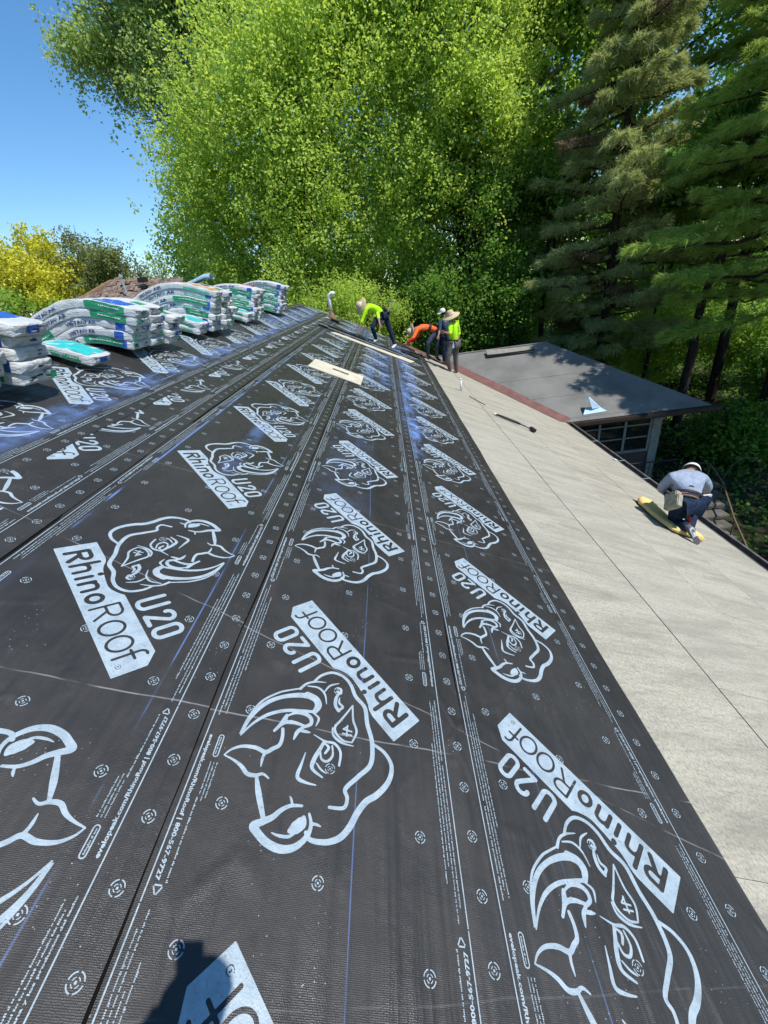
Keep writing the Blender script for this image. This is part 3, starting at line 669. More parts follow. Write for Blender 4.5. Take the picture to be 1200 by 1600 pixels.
    if style == 'C': side(.33, .43, .08, .94, M['wblue'], 'blue_panel'); sidetext(vista(), -.10, .28, M['navy']); side(-.47, -.27, .08, .9, M['wgreen'], 'green_panel'); fine(-.43, -.30, .45, M['winkwhite'])
    if style == 'D': side(.0, .44, .1, .9, M['wgreen'], 'green_panel'); fine(.05, .40, .45, M['winkwhite']); sidetext(vista(), -.30, .28, M['navy']); side(.36, .45, .08, .96, M['wblue'], 'blue_panel'); top(.30, .47, .02, .9, M['wblue'], 'blue_top_panel')
    if style == 'T': side(-.38, .42, .06, .34, M['wgreen'], 'green_panel'); top(-.30, .47, .02, .93, M['wteal'], 'turquoise_panel'); fine(.0, .40, .45, M['wgreen']); 
    if style == 'M': side(.10, .40, .1, .5, M['wmint'], 'green_panel'); side(-.46, -.24, .1, .62, M['wmint'], 'green_panel'); side(.36, .45, .5, .95, M['wblue'], 'blue_panel'); sidetext(vista(), -.22, .3, M['navy']); fine(.12, .38, .2, M['winkwhite'])
    if style == 'O': top(-.48, .48, .02, .98, M['worange'], 'orange_stripe'); side(.1, .42, .1, .5, M['wmint'], 'green_panel'); sidetext(vista(), -.3, .3, M['navy'])
    if style == 'R': top(.0, .30, .1, .9, M['wred'], 'red_panel')
    if style == 'W': side(.16, .38, .1, .9, M['wgreen'] if seed % 3 else M['wblue'], 'side_panel'); sidetext(vista(), -.3, .28, M['navy']); top(.30, .42, .02, .5, M['wblue'] if seed % 2 else M['wgreen'], 'top_panel')
    if style == 'RE': side(.30, .45, .1, .95, M['wred'], 'red_panel'); top(.40, .50, .5, .97, M['wred'], 'red_panel')
    # print on the end that faces down the slope
    q = MB(); er_ = random.Random(seed+5)
    if er_.random() < .6:
        a_, b_ = ((0, .3), (.7, 1), (.35, .7))[er_.randrange(3)]; qq = MB(); p0, _ = drape(H+js, lay+.18*BT, th); p1, _ = drape(H+js, lay+.80*BT, th)
        qq.quad(*[Vector((p.x+.019, y0+W*w_, p.y))-o for p, w_ in ((p0, a_), (p0, b_), (p1, b_), (p1, a_))]); qq.build('end_panel', M[('wblue', 'wgreen', 'wmint')[er_.randrange(3)]], root)
    for _ in range(er_.randint(2, 5)):
        yy = y0+W*er_.uniform(.1, .8); zz = er_.uniform(.3, .7); p, a = drape(H+js, lay+zz*BT, th)
        q.box(Vector((p.x+.020, yy, p.y))-o, (.004, er_.uniform(.02, .07), er_.uniform(.004, .012)))
    tag(q.build('end_print', M['navy'] if er_.random() < .6 else M['black'], root), kind='stuff')
    return root
ORD = ['bottom', 'second', 'third', 'fourth', 'fifth', 'sixth', 'seventh', 'eighth']
def stack(v0, styles, where, seed, th=20, sh=0, spread=.0):
    n = len(styles); r = random.Random(seed)
    for k, st in enumerate(styles):
        pos = 'topmost' if k == n-1 else 'lowest' if k == 0 else ORD[k]+' from bottom'
        look = {'A': 'bundle with green side and blue top', 'B': 'bundle with green side panel', 'C': 'bundle with blue patch', 'D': 'bundle with long green panel', 'T': 'turquoise topped bundle', 'M': 'mint banded bundle', 'O': 'orange striped bundle', 'R': 'red topped bundle', 'RE': 'bundle with red end', 'W': 'plain white bundle'}[st]
        bundle(v0, k, f'{look}, {pos} of the {where}', seed*31+k, st, 'shingle bundles stacked over the ridge', th=th+k*.25, sh=sh+r.uniform(-.025, .025)+spread*k)
stack(2.74, ['C', 'T', 'B', 'D', 'C'], 'left-edge stack, nearer column', 1, 18, .12)
stack(3.14, ['W', 'D', 'C', 'W', 'A'], 'left-edge stack, further column', 2, 18, .16)
bundle(4.20, 0, 'single turquoise-topped bundle lying alone in front of the big stack', 301, 'T', 'shingle bundles stacked over the ridge', th=25)
stack(5.02, ['D', 'C', 'C', 'B', 'A'], 'big lettered stack, nearest column', 3, 20)
stack(5.40, ['W', 'C', 'W', 'C', 'W'], 'big lettered stack, middle column', 4, 20, .02)
stack(5.77, ['W', 'W', 'RE', 'W'], 'big lettered stack, furthest column', 5, 21, .04)
stack(6.95, ['T', 'T'], 'low turquoise pair behind the big stack', 6, 23, -.02)
stack(7.42, ['D', 'M', 'B', 'M', 'D', 'M', 'O'], 'orange striped stack, nearest column', 7, 21, .05)
stack(7.80, ['W', 'C', 'W', 'M', 'C', 'W', 'W'], 'orange striped stack, middle column', 8, 21, .06)
stack(8.20, ['W', 'M', 'W', 'W', 'C'], 'orange striped stack, furthest column', 9, 21, .02)
stack(9.55, ['T', 'T'], 'low turquoise pair beside the red-topped stack', 10, 23)
stack(9.98, ['D', 'M', 'D', 'B', 'M', 'A', 'C'], 'red-topped stack, nearer column', 11, 21)
stack(10.38, ['W', 'W', 'C', 'W', 'M', 'W', 'R'], 'red-topped stack, further column', 12, 21)
stack(12.6, ['D', 'M', 'D', 'B', 'M', 'D', 'M', 'C'], 'farthest stack, nearer column', 13, 21)
stack(13.0, ['W', 'C', 'W', 'M', 'W', 'W', 'M', 'W'], 'farthest stack, further column', 14, 21)
# folded pale blue wrapper sheet, lying on top of the orange striped stack
mb = MB(); n = 16
for i in range(n+1):
    th = math.pi*1.25*i/n-.3
    for x, rr in ((-.42, .05), (-.1, .075), (.2, .095), (.33, .1)): mb.v.append(Vector((x, .12-rr*1.5*math.cos(th), rr*.75*math.sin(th)+(.03 if x > .1 else -.05)-.12*abs(x))))
for i in range(n):
    for k in range(3): mb.f.append((i*4+k, i*4+k+1, i*4+k+5, i*4+k+4))
o = mb.build('empty_wrapper', M['wpaleblue'], smooth=True, mtx=Matrix.Translation((XR+.34, 7.8, ZRG+.66)) @ Matrix.Scale(.75, 4)); tag(o, 'pale blue empty wrapper tube lying on top of the orange striped stack', 'wrapper')

# ------------------------------------------------------------- things lying on the roof
def onroof(u, v, h=0, rz=0): return RM @ Matrix.Translation((u, v, h)) @ Matrix.Rotation(rz, 4, 'Z')
# plywood offcut with a slot
mb = MB(); X0, X1, Y0, Y1 = -.50, .50, -.44, .44; a0, a1, b0, b1 = -.10, .22, .02, .16
for x0, x1, y0, y1 in ((X0, a0, Y0, Y1), (a1, X1, Y0, Y1), (a0, a1, Y0, b0), (a0, a1, b1, Y1)): mb.prism([(x0, y0), (x1, y0), (x1, y1), (x0, y1)], 0, .012)
o = mb.build('plywood_offcut', M['tan'], mtx=onroof(-.34, 8.26, .016, -.02)); tag(o, 'flat beige plywood offcut with a small rectangular slot lying on the dark membrane', 'plywood')
# long strip of plywood with two metal edge trims
o = MB().prism([(-1.2, -.36), (1.36, -.42), (1.5, .16), (1.0, .22), (.98, .10), (-1.1, .02)], 0, .014).build('plywood_strip', M['tan'], mtx=onroof(.15, 13.72, .017, -.02)); tag(o, 'long pale plywood strip lying down the slope in front of the bending worker', 'plywood')
def trim(L, w_, h): return MB().prism([(0, 0), (w_, 0), (w_, h), (w_-.006, h), (w_-.006, .006), (.006, .006), (.006, h*.5), (0, h*.5)], -L/2, L/2)
for (u, v, L, rz, lab) in ((.0, 14.10, 2.5, -.03, 'long dark metal edge trim with pale lip lying nearest on the plywood strip'), (-.75, 14.35, 1.5, .06, 'shorter dark metal edge trim with a pale lip, higher up the slope')):
    e = empty('edge_trim', mtx=onroof(u, v, .035, rz)); tag(e, lab, 'metal trim', 'metal edge trims')
    RY = Matrix.Rotation(math.pi/2, 4, 'Y')
    MB().box((0, 0, .004), (L, .12, .008)).box((0, .058, .025), (L, .006, .05)).build('dark_flange', M['black'], e)
    MB().box((0, -.06, .018), (L, .045, .022)).build('pale_lip', M['steel'], e)
o = MB().tube([(-1.50, 13.95, .05), (-1.34, 13.99, .06)], .065, 10).tube([(-1.34, 13.99, .06), (-1.22, 14.0, .06)], .05, 10).build('felt_roll_end', M['black'], mtx=RM); tag(o, 'short dark roll of felt at the upper end of the metal trims', 'felt roll')
# chunk of folded black membrane by the orange worker's hand
mb = MB(); br = random.Random(8)
for i in range(9):
    for j in range(5): mb.v.append(Vector((.75+i*.09+j*.03, 15.55-j*.11+.1*math.sin(i), .03+.05*abs(math.sin(i*1.1+j))*br.uniform(.5, 1))))
for i in range(8):
    for j in range(4): mb.f.append((i*5+j, i*5+j+1, i*5+j+6, i*5+j+5))
o = mb.build('folded_membrane', M['black'], smooth=True, mtx=RM @ Matrix.Translation((.45, 0, 0))); tag(o, 'crumpled black membrane fold under the orange worker\'s hands', 'membrane')
# roof vent pipe with a bent top
pb = rw(-1.42, 17.3, .01); e = empty('vent_pipe', pb); tag(e, 'pale bent vent pipe with brown flashing standing near the far gable', 'vent pipe')
MB().tube([(0, 0, .16), (0, 0, .66), (-.01, 0, .74), (.05, -.01, .83), (.15, -.02, .87), (.24, -.03, .84)], [.058, .058, .062, .066, .066, .062], 14).build('pipe', M['whitepl'], e, True)
MB().lathe([(.19, -.1), (.17, .02), (.12, .14), (.09, .2), (.062, .24)], n=16).build('boot', M['leather'], e, True)
MB().lathe([(.085, .3), (.085, .36), (.06, .38)], n=16).build('collar', M['leather'], e, True)
MB().box((.02, 0, 0), (.5, .42, .012), Matrix.Rotation(AL, 3, 'Y')).build('base_flange', M['tan'], e)
# low black vent cap behind it
e = empty('roof_vent', rw(-1.25, 16.75, .01)); tag(e, 'low dark square roof vent just downslope of the bent pipe', 'roof vent')
MB().box((0, 0, .035), (.30, .26, .07), Matrix.Rotation(AL, 3, 'Y')).build('vent_body', M['black'], e, bevel=.015); MB().box((-.01, 0, .085), (.36, .30, .02), Matrix.Rotation(AL, 3, 'Y')).build('vent_lid', M['black'], e, bevel=.006)
# small white pipe stub on the sheathing
e = empty('pipe_stub', rw(2.87, 11.6, 0)); tag(e, 'short white pipe standing on the bare sheathing below the lime shirted worker', 'pipe')
MB().tube([(0, 0, -.02), (0, 0, .33)], .028, 12).build('pipe', M['whitepl'], e, True); MB().lathe([(.0, .335), (.026, .335), (.034, .33), (.034, .30), (.028, .30)], n=12).build('cap', M['whitepl'], e, True)
# nail gun like black tool with a hose end
e = empty('black_pry_tool', mtx=onroof(3.9, 9.6, .02, -.33)); tag(e, 'long black hand tool with an angled head lying on the bare sheathing', 'tool')
MB().tube([(-.50, 0, .02), (-.30, .01, .025), (-.05, -.01, .035), (.10, 0, .03)], [.02, .028, .032, .022], 10).build('handle', M['black'], e, True)
MB().tube([(.08, 0, .03), (.30, .015, .025), (.36, .03, .03)], [.014, .012, .02], 8).build('shaft', M['black'], e, True)
MB().prism([(.33, .06), (.40, .09), (.50, -.06), (.46, -.12), (.38, -.10)], .0, .07).build('head', M['black'], e, bevel=.01)
MB().box((-.51, .05, .02), (.09, .10, .02)).build('end_tag', M['whitepl'], e, bevel=.004)
o = MB().tube([(3.02, 11.15, .012), (3.15, 10.95, .012), (3.38, 10.68, .012)], .009, 6).build('thin_rod', M['iron'], mtx=RM); tag(o, 'thin dark rod lying on the sheathing above the black tool', 'rod')
# white scraps at the eave
for k, (u, v, sx, sy) in enumerate(((6.62, 9.55, .16, .09),)):
    o = MB().prism([(0, 0), (sx, .02), (sx*.8, sy), (sx*.2, sy*1.1)], 0, .02).build('paper_scrap', M['whitepl'], mtx=onroof(u, v, .01, .5)); tag(o, 'small white paper scrap lying at the eave above the gutter', 'scrap')
# bent sheet-metal flashing on the wing's eave
e = empty('metal_flashing', (6.95, 13.32, ZN+.22*sl+.02)); tag(e, 'bent pale blue metal flashing piece standing on the edge of the grey wing roof', 'flashing')
mb = MB(); mb.quad((-.22, -.02, 0), (.55, .02, .02), (.42, .22, .11), (-.02, .30, .14)); mb.quad((-.22, -.02, 0), (-.02, .30, .14), (.02, .24, .50), (-.02, .16, .48)); mb.quad((-.02, .16, .48), (.02, .24, .50), (.42, .22, .11), (.10, .10, .12))
o = mb.build('sheet', M['paper'], e); sm = o.modifiers.new('s', 'SOLIDIFY'); sm.thickness = .004
# dark loose board on the wing ridge
e = empty('ridge_vent_piece', (5.3, YR-.35, ZR-.12)); tag(e, 'loose dark ridge vent strip lying along the top of the grey wing roof', 'ridge vent')
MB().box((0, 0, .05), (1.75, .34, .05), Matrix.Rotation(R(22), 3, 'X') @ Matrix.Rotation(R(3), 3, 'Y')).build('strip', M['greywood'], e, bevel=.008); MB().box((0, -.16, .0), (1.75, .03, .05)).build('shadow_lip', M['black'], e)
# the yellow foam pad beneath the kneeling worker
mb = MB(); n = 22; fr_ = random.Random(4)
path = [(5.42, 6.50), (5.37, 6.28), (5.34, 5.98), (5.34, 5.70), (5.40, 5.42)]
for sgn in (0,):
    pts = [Vector((*cr(path, 6)[i], .07)) for i in range(len(cr(path, 6)))]
    b = len(mb.v); k = 12
    for i, p in enumerate(pts):
        f_ = i/(len(pts)-1); ww = (.13+.07*math.sin(f_*3.1))*(1 if 0 < i < len(pts)-1 else .8); hh = .062*(1 if 0 < i < len(pts)-1 else .8)*(1-.35*f_)
        for j in range(k):
            a = 2*math.pi*j/k; mb.v.append(p+Vector((ww*math.copysign(abs(math.cos(a))**.7, math.cos(a))+fr_.uniform(-.008, .008), 0, hh*math.copysign(abs(math.sin(a))**.7, math.sin(a))-.02*f_+fr_.uniform(-.006, .006))))
    for i in range(len(pts)-1):
        for j in range(k): mb.f.append((b+i*k+j, b+i*k+(j+1) % k, b+(i+1)*k+(j+1) % k, b+(i+1)*k+j))
    mb.f.append(tuple(b+j for j in range(k))[::-1]); mb.f.append(tuple(b+(len(pts)-1)*k+j for j in range(k)))
e = empty('foam_pad', mtx=RM); tag(e, 'thick yellow foam cushion lying under the kneeling worker at the eave', 'foam pad')
mb.build('long_roll', M['foam'], e, True)
MB().prism([(5.5, 5.45), (5.84, 5.42), (5.92, 5.62), (5.86, 5.92), (5.55, 5.85)], .012, .075).build('seat_block', M['foam'], e, bevel=.02)
MB().box((5.42, 5.98, .004), (.34, 1.12, .006)).build('black_sheet', M['black'], e)  # thin flat black sheet beneath the pad

# ------------------------------------------------------------- yard below the eave: rail, steps
e = empty('iron_railing', (8.6, 12.5, -5.5)); tag(e, 'black iron balcony railing under the pale corner post of the wing', 'railing')
r0, r1 = Vector((-2.2, .15, .95)), Vector((.95, .05, .95))
MB().tube([r0, r1], .022, 8).build('top_rail', M['iron'], e); MB().tube([r0-Vector((0, 0, .85)), r1-Vector((0, 0, .85))], .018, 8).build('bottom_rail', M['iron'], e)
for i in range(27): p = r0.lerp(r1, i/26); MB().tube([p, p-Vector((0, 0, .85))], .010, 6).build('baluster', M['iron'], e)
e = empty('stair_rail', (10, 11, -5.7)); tag(e, 'thin rusty metal handrail running down beside the stone steps', 'railing')
P_ = [Vector(p) for p in ((9.7, 12.1, -4.5), (10.09, 11.85, -4.5), (9.81, 10.86, -4.65), (9.0, 9.2, -4.85), (8.1, 7.2, -4.95))]
MB().tube([p-e.location for p in P_], .024, 8).build('handrail', M['rust'], e, True)
for p in (P_[1], P_[2], P_[3], P_[4]): q = p-e.location; MB().tube([q, (q.x, q.y, 0)], .018, 8).build('post', M['rust'], e)
P2 = [p+Vector((-.95, -.2, -.05)) for p in P_[1:]]
MB().tube([p-e.location for p in P2], .02, 8).build('handrail', M['rust'], e, True)
for p in P2: q = p-e.location; MB().tube([q, (q.x, q.y, 0)], .016, 8).build('post', M['rust'], e)
e = empty('stone_steps', (9.0, 10, -5.75)); tag(e, 'shaded stone steps leading down behind the kneeling worker', 'steps')
sr = random.Random(6)
for k in range(9): MB().box((sr.uniform(-.04, .04)-.16*k+.3, 1.3-.40*k, .85-.10*k), (1.35, .38, .11), Matrix.Rotation(sr.uniform(-.04, .04), 3, 'Z')).build('step', M['stone'], e, bevel=.02)
# low stones and a wire hoop in the beds
for k in range(10):
    x, y = sr.uniform(10.2, 16), sr.uniform(8.5, 17); s_ = sr.uniform(.12, .34)
    bm = bmesh.new(); bmesh.ops.create_icosphere(bm, subdivisions=2, radius=s_)
    for v in bm.verts: v.co *= sr.uniform(.82, 1.1); v.co.z *= .55
    me = bpy.data.meshes.new('garden_stone'); bm.to_mesh(me); bm.free(); me.materials.append(M['stone']); o = link('garden_stone', me); o.location = (x, y, -5.7); tag(o, 'grey garden stone lying in the shade to the right of the stone steps', 'stone', 'garden stones in the shade')
o = MB().tube([(11.2+.55*math.cos(a), 11.9, -5.2+.75*math.sin(a)) for a in [math.pi*i/12 for i in range(13)]], .012, 6).build('garden_hoop', M['rust']); tag(o, 'thin metal garden hoop standing in the shade right of the rail', 'hoop')

# ------------------------------------------------------------- neighbouring roof with old brown shingles
nb = empty('neighbouring_house', (-7, 16, -5.75)); tag(nb, 'house behind the ridge whose worn brown shingled hip roof shows above the bundles', 'house')
NB = Matrix.Translation((7, -16, 5.75))
pk0, pk1 = Vector((-8.85, 17, 2.85)), Vector((-6.6, 17.6, 2.55)); c0, c1, c2, c3 = Vector((-12.2, 12.2, .6)), Vector((-4.4, 12.6, .5)), Vector((-4.2, 23, .5)), Vector((-12.5, 22.5, .6))
mb = MB(); slab(mb, [c0, c1, pk1, pk0], .12); slab(mb, [c1, c2, pk1], .12); slab(mb, [c0, pk0, c3], .12); slab(mb, [pk0, pk1, c2, c3], .12); mb.build('roof', M['shingle'], nb, mtx=NB)
mb = MB(); nr = random.Random(9)                      # loose, curled shingle tabs
for i in range(260):
    a, b_ = nr.random(), nr.random(); p = c0.lerp(c1, a).lerp(pk0.lerp(pk1, a), b_); s_ = nr.uniform(.12, .3); k = nr.uniform(.02, .07)
    mb.quad(p+Vector((-s_, 0, .02)), p+Vector((s_, 0, .02)), p+Vector((s_, .22, k+.12)), p+Vector((-s_, .22, k+.11)))
tag(mb.build('curled_shingles', M['shingle'], nb, mtx=NB), kind='stuff')
MB().tube([c0, pk0], .07, 6).tube([pk0, pk1], .07, 6).tube([pk1, c1], .07, 6).build('hip_cap', M['leather'], nb, mtx=NB)
MB().box((-8.4, 17.4, -2.7), (7.2, 9, 6.1)).build('wall', M['darkwall'], nb, mtx=NB)
mb = MB().tube([(-8.0, 16.2, 2.3), (-8.0, 16.2, 2.86)], .04, 10).lathe([(.07, 2.86), (.07, 2.92), (0, 2.95)], (-8.0, 16.2, 0), 12); mb.build('vent_pipe', M['steel'], nb, mtx=NB)
MB().box((-7.6, 16.8, 2.75), (.25, .25, .14)).build('roof_vent', M['iron'], nb, mtx=NB)
# ------------------------------------------------------------- people
def skin(name, pts, edges, rad, root, m, parent, sub=1, off=None):
    keys = list(pts); me = bpy.data.meshes.new(name); o0 = off or Vector()
    me.from_pydata([Vector(pts[k])-o0 for k in keys], [(keys.index(a), keys.index(b)) for a, b in edges], [])
    o = bpy.data.objects.new(name, me); COL.objects.link(o); md = o.modifiers.new('k', 'SKIN'); md.use_smooth_shade = True
    for i, k in enumerate(keys):
        r_ = rad[k]; sv = me.skin_vertices[0].data[i]; sv.radius = r_ if isinstance(r_, tuple) else (r_, r_); sv.use_root = (k == root)
    s_ = o.modifiers.new('s', 'SUBSURF'); s_.levels = sub; s_.render_levels = sub
    bpy.context.view_layer.update(); me2 = bpy.data.meshes.new_from_object(o.evaluated_get(bpy.context.evaluated_depsgraph_get()))
    bpy.data.objects.remove(o); me2.name = name; me2.materials.clear(); me2.materials.append(m); me2.polygons.foreach_set('use_smooth', [True]*len(me2.polygons))
    return link(name, me2, parent)
def person(label, J, base, shirt, pants, sleeve=None, hat='straw', sc=1.0, boot='darkleather', sole='sole', shoe_white=False, belt=True, forearm_bare=False, group=None, hatdir=None, fingers=True):
    J = {k: Vector(v) for k, v in J.items()}; root = empty('person', base); tag(root, label, 'person', group); B = Vector(base)
    P = dict(J); up = (J['neck']-J['pel']).normalized()
    P['waist'] = J['pel'].lerp(J['chest'], .38)
    P['nk2'] = J['neck'].lerp(J['head'], .35)
    hd = (J['head']-J['neck']).normalized(); P['crown'] = J['head']+hd*.085*sc
    rad = dict(pel=(.135*sc, .105*sc), waist=(.12*sc, .095*sc), chest=(.15*sc, .105*sc), neck=.062*sc, nk2=.055*sc, head=(.082*sc, .098*sc), crown=.062*sc)
    E_ = [('pel', 'waist'), ('waist', 'chest'), ('chest', 'neck'), ('neck', 'nk2'), ('nk2', 'head'), ('head', 'crown')]
    face = (hatdir or Vector((0, -1, 0)))
    for s_ in 'LR':
        sh, el, wr_, hp, kn, an, to = [J[k+s_] for k in ('sh', 'el', 'wr', 'hip', 'kn', 'an', 'toe')]
        P['ua'+s_] = sh.lerp(el, .5); P['fa'+s_] = el.lerp(wr_, .35); P['th'+s_] = hp.lerp(kn, .4); P['ca'+s_] = kn.lerp(an, .35); P['he'+s_] = an+(an-to).normalized()*.035+Vector((0, 0, -.04))
        rad.update({'sh'+s_: .056*sc, 'ua'+s_: .052*sc, 'el'+s_: .040*sc, 'fa'+s_: .042*sc, 'wr'+s_: .026*sc, 'hip'+s_: .088*sc, 'th'+s_: .082*sc, 'kn'+s_: .056*sc, 'ca'+s_: .056*sc, 'an'+s_: .036*sc, 'toe'+s_: .030*sc, 'he'+s_: .03*sc})
        E_ += [('chest', 'sh'+s_), ('sh'+s_, 'ua'+s_), ('ua'+s_, 'el'+s_), ('el'+s_, 'fa'+s_), ('fa'+s_, 'wr'+s_), ('pel', 'hip'+s_), ('hip'+s_, 'th'+s_), ('th'+s_, 'kn'+s_), ('kn'+s_, 'ca'+s_), ('ca'+s_, 'an'+s_), ('an'+s_, 'toe'+s_), ('an'+s_, 'he'+s_)]
        d = (wr_-el).normalized(); pal = wr_+d*.07*sc; P['palm'+s_] = pal; rad['palm'+s_] = (.034*sc, .018*sc); E_.append(('wr'+s_, 'palm'+s_))
        side = d.cross(Vector((0, 1, .3))).normalized(); dn = side.cross(d).normalized()
        if fingers:
            for f in range(4):
                a = pal+side*(.024*(f-1.5))*sc+d*.028*sc; L = (.036, .044, .042, .034)[f]*sc; c = dn*.016*sc
                for q, pp in enumerate((a, a+d*L*.9+c*.6, a+d*L*1.5+c*2.0)): k = f'f{f}{q}{s_}'; P[k] = pp; rad[k] = (.0095-.0012*q)*sc; E_.append((('palm'+s_) if q == 0 else f'f{f}{q-1}{s_}', k))
            a = pal-d*.03*sc+side*.036*sc
            for q, pp in enumerate((a, a+side*.022*sc+d*.025*sc+dn*.012*sc, a+side*.026*sc+d*.055*sc+dn*.022*sc)): k = f't{q}{s_}'; P[k] = pp; rad[k] = (.0115-.0012*q)*sc; E_.append((('palm'+s_) if q == 0 else f't{q-1}{s_}', k))
    # nose
    P['nose'] = J['head']+face*.112*sc-Vector((0, 0, .01)); rad['nose'] = .012*sc; E_.append(('head', 'nose'))
    skin('body', P, E_, rad, 'pel', M['skin'], root, 1, B)
    fat = 1.16
    def sub(keys, name, m, extra=0, lv=2):
        K = {k: P[k] for k in keys}; ed = [e for e in E_ if e[0] in K and e[1] in K]
        rr = {k: tuple(x*fat+extra for x in (rad[k] if isinstance(rad[k], tuple) else (rad[k], rad[k]))) for k in keys}
        return skin(name, K, ed, rr, keys[0], m, root, lv, B)
    sk = ['chest', 'waist', 'pel', 'neck']
    arms = [a+s_ for s_ in 'LR' for a in ('sh', 'ua', 'el')]+([] if forearm_bare else [a+s_ for s_ in 'LR' for a in ('fa',)])
    keep = {k: P[k] for k in ('neck', 'pel')}; P['neck'] = J['chest'].lerp(J['neck'], .82)
    sub(sk+arms, 'shirt', M[shirt], .013)
    P.update(keep)
    if sleeve:
        for s_ in 'LR':
            K = {k+s_: P[k+s_] for k in ('ua', 'el', 'fa')}; K['w'] = P['wr'+s_]; skin('sleeve', K, [('ua'+s_, 'el'+s_), ('el'+s_, 'fa'+s_), ('fa'+s_, 'w')], {'ua'+s_: .070*sc, 'el'+s_: .058*sc, 'fa'+s_: .056*sc, 'w': .036*sc}, 'el'+s_, M[sleeve], root, 2, B)
    sub(['pel']+[a+s_ for s_ in 'LR' for a in ('hip', 'th', 'kn', 'ca', 'an')], 'trousers', M[pants], .014)
    for s_ in 'LR':
        an, to, he = P['an'+s_], P['toe'+s_], P['he'+s_]; K = dict(a=an+Vector((0, 0, .05)), b=an, t0=an.lerp(to, .5), t=to, h=he)
        skin('boot', K, [('a', 'b'), ('b', 't0'), ('t0', 't'), ('b', 'h')], dict(a=.052*sc, b=.052*sc, t0=(.048*sc, .04*sc), t=(.046*sc, .034*sc), h=.046*sc), 'b', M[boot], root, 2, B)
    # belt as a leaning ring round the waist
    ax = (P['waist']-P['pel']).normalized(); c = P['pel'].lerp(P['waist'], .55)-B; q = ax.to_track_quat('Z', 'Y').to_matrix()
    hipv = (P['hipR']-P['hipL']).normalized(); xx = (hipv-ax*hipv.dot(ax)).normalized(); yy = ax.cross(xx); FM = Matrix((xx, yy, ax)).transposed()
    if belt:
        mb = MB(); mb.lathe([(.168*sc, -.024), (.178*sc, -.02), (.178*sc, .02), (.168*sc, .024)], c, 24, FM, .82); mb.build('belt', M['darkleather'], root, True)
    hc = J['head']-B; z_ = (hd+Vector((0, 0, .6))).normalized() if hat != 'down' else hd; z_ = (hd+Vector((0, 0, .45))).normalized(); HQ = z_.to_track_quat('Z', 'Y').to_matrix()
    MB().lathe([(0, .108), (.05, .10), (.085, .06), (.095, .0), (.088, -.05), (.06, -.085)], hc, 16, HQ).build('hair', M['hair'], root, True)
    if hat == 'straw':
        pr_ = [(.0, .165), (.055, .160), (.09, .14), (.10, .10), (.108, .045), (.16, .03), (.225, .005), (.26, -.012), (.258, -.02), (.2, -.01), (.10, .03)]
        h = MB().lathe([(a*sc, b*sc) for a, b in pr_], hc, 26, HQ).build('straw_hat', M['straw'], root, True)
        MB().lathe([(.104*sc, .055*sc), (.111*sc, .055*sc), (.106*sc, .085*sc), (.102*sc, .085*sc)], hc, 24, HQ).build('hat_band', M['cap'], h, True)
    if hat == 'cap':
        h = MB().lathe([(.0, .125*sc), (.05*sc, .12*sc), (.09*sc, .09*sc), (.106*sc, .035*sc), (.107*sc, .01*sc)], hc, 20, HQ).build('cap', M['cap'], root, True)
        f2 = (face-z_*face.dot(z_)).normalized(); s2 = z_.cross(f2); mb = MB(); n = 9
        for i in range(n+1):
            a = -1+2*i/n; mb.v += [hc+z_*.022*sc+(f2*.09*math.cos(a)+s2*.10*math.sin(a))*sc, hc+z_*.008*sc+(f2*.20*math.cos(a*.8)+s2*.10*math.sin(a))*sc]
        for i in range(n): mb.f.append((2*i, 2*i+1, 2*i+3, 2*i+2))
        mb.build('peak', M['cap'], h, True)
    return root, FM, c, P
def wpouch(root, c, FM, off, size, m, name='tool_pouch'):
    mb = MB(); mb.prism([(-size[0]/2, -size[1]/2), (size[0]/2, -size[1]/2), (size[0]*.42, size[1]/2), (-size[0]*.42, size[1]/2)], -size[2], 0)
    mt = FM.to_4x4(); mt.translation = c+FM @ Vector(off); return mb.build(name, M[m], root, mtx=mt, bevel=.012)
kneel = {'pel': (4.955, 5.62, -1.93), 'chest': (5.09, 5.86, -1.71), 'neck': (5.255, 6.10, -1.70), 'head': (5.40, 6.27, -1.785), 'shL': (4.855, 5.90, -1.66), 'shR': (5.365, 5.96, -1.76), 'elL': (4.80, 6.02, -1.90), 'wrL': (5.02, 6.12, -2.12), 'elR': (5.566, 6.05, -1.976), 'wrR': (5.69, 6.17, -2.24), 'hipL': (4.86, 5.60, -1.955), 'hipR': (5.09, 5.65, -1.99), 'knL': (4.93, 5.74, -2.37), 'anL': (4.915, 5.36, -2.27), 'toeL': (4.985, 5.31, -2.44), 'knR': (5.34, 5.95, -2.32), 'anR': (5.115, 5.62, -2.46), 'toeR': (5.255, 5.72, -2.56)}
pr_, FM, c_, PP = person('worker kneeling at the eave, grey-blue shirt and jeans, seen from behind', kneel, (4.95, 5.6, -2.47), 'greyshirt', 'denim', sc=1.24, hat='cap', boot='sole', hatdir=Vector((.5, .75, -.3)))
B_ = Vector((4.95, 5.6, -2.47))
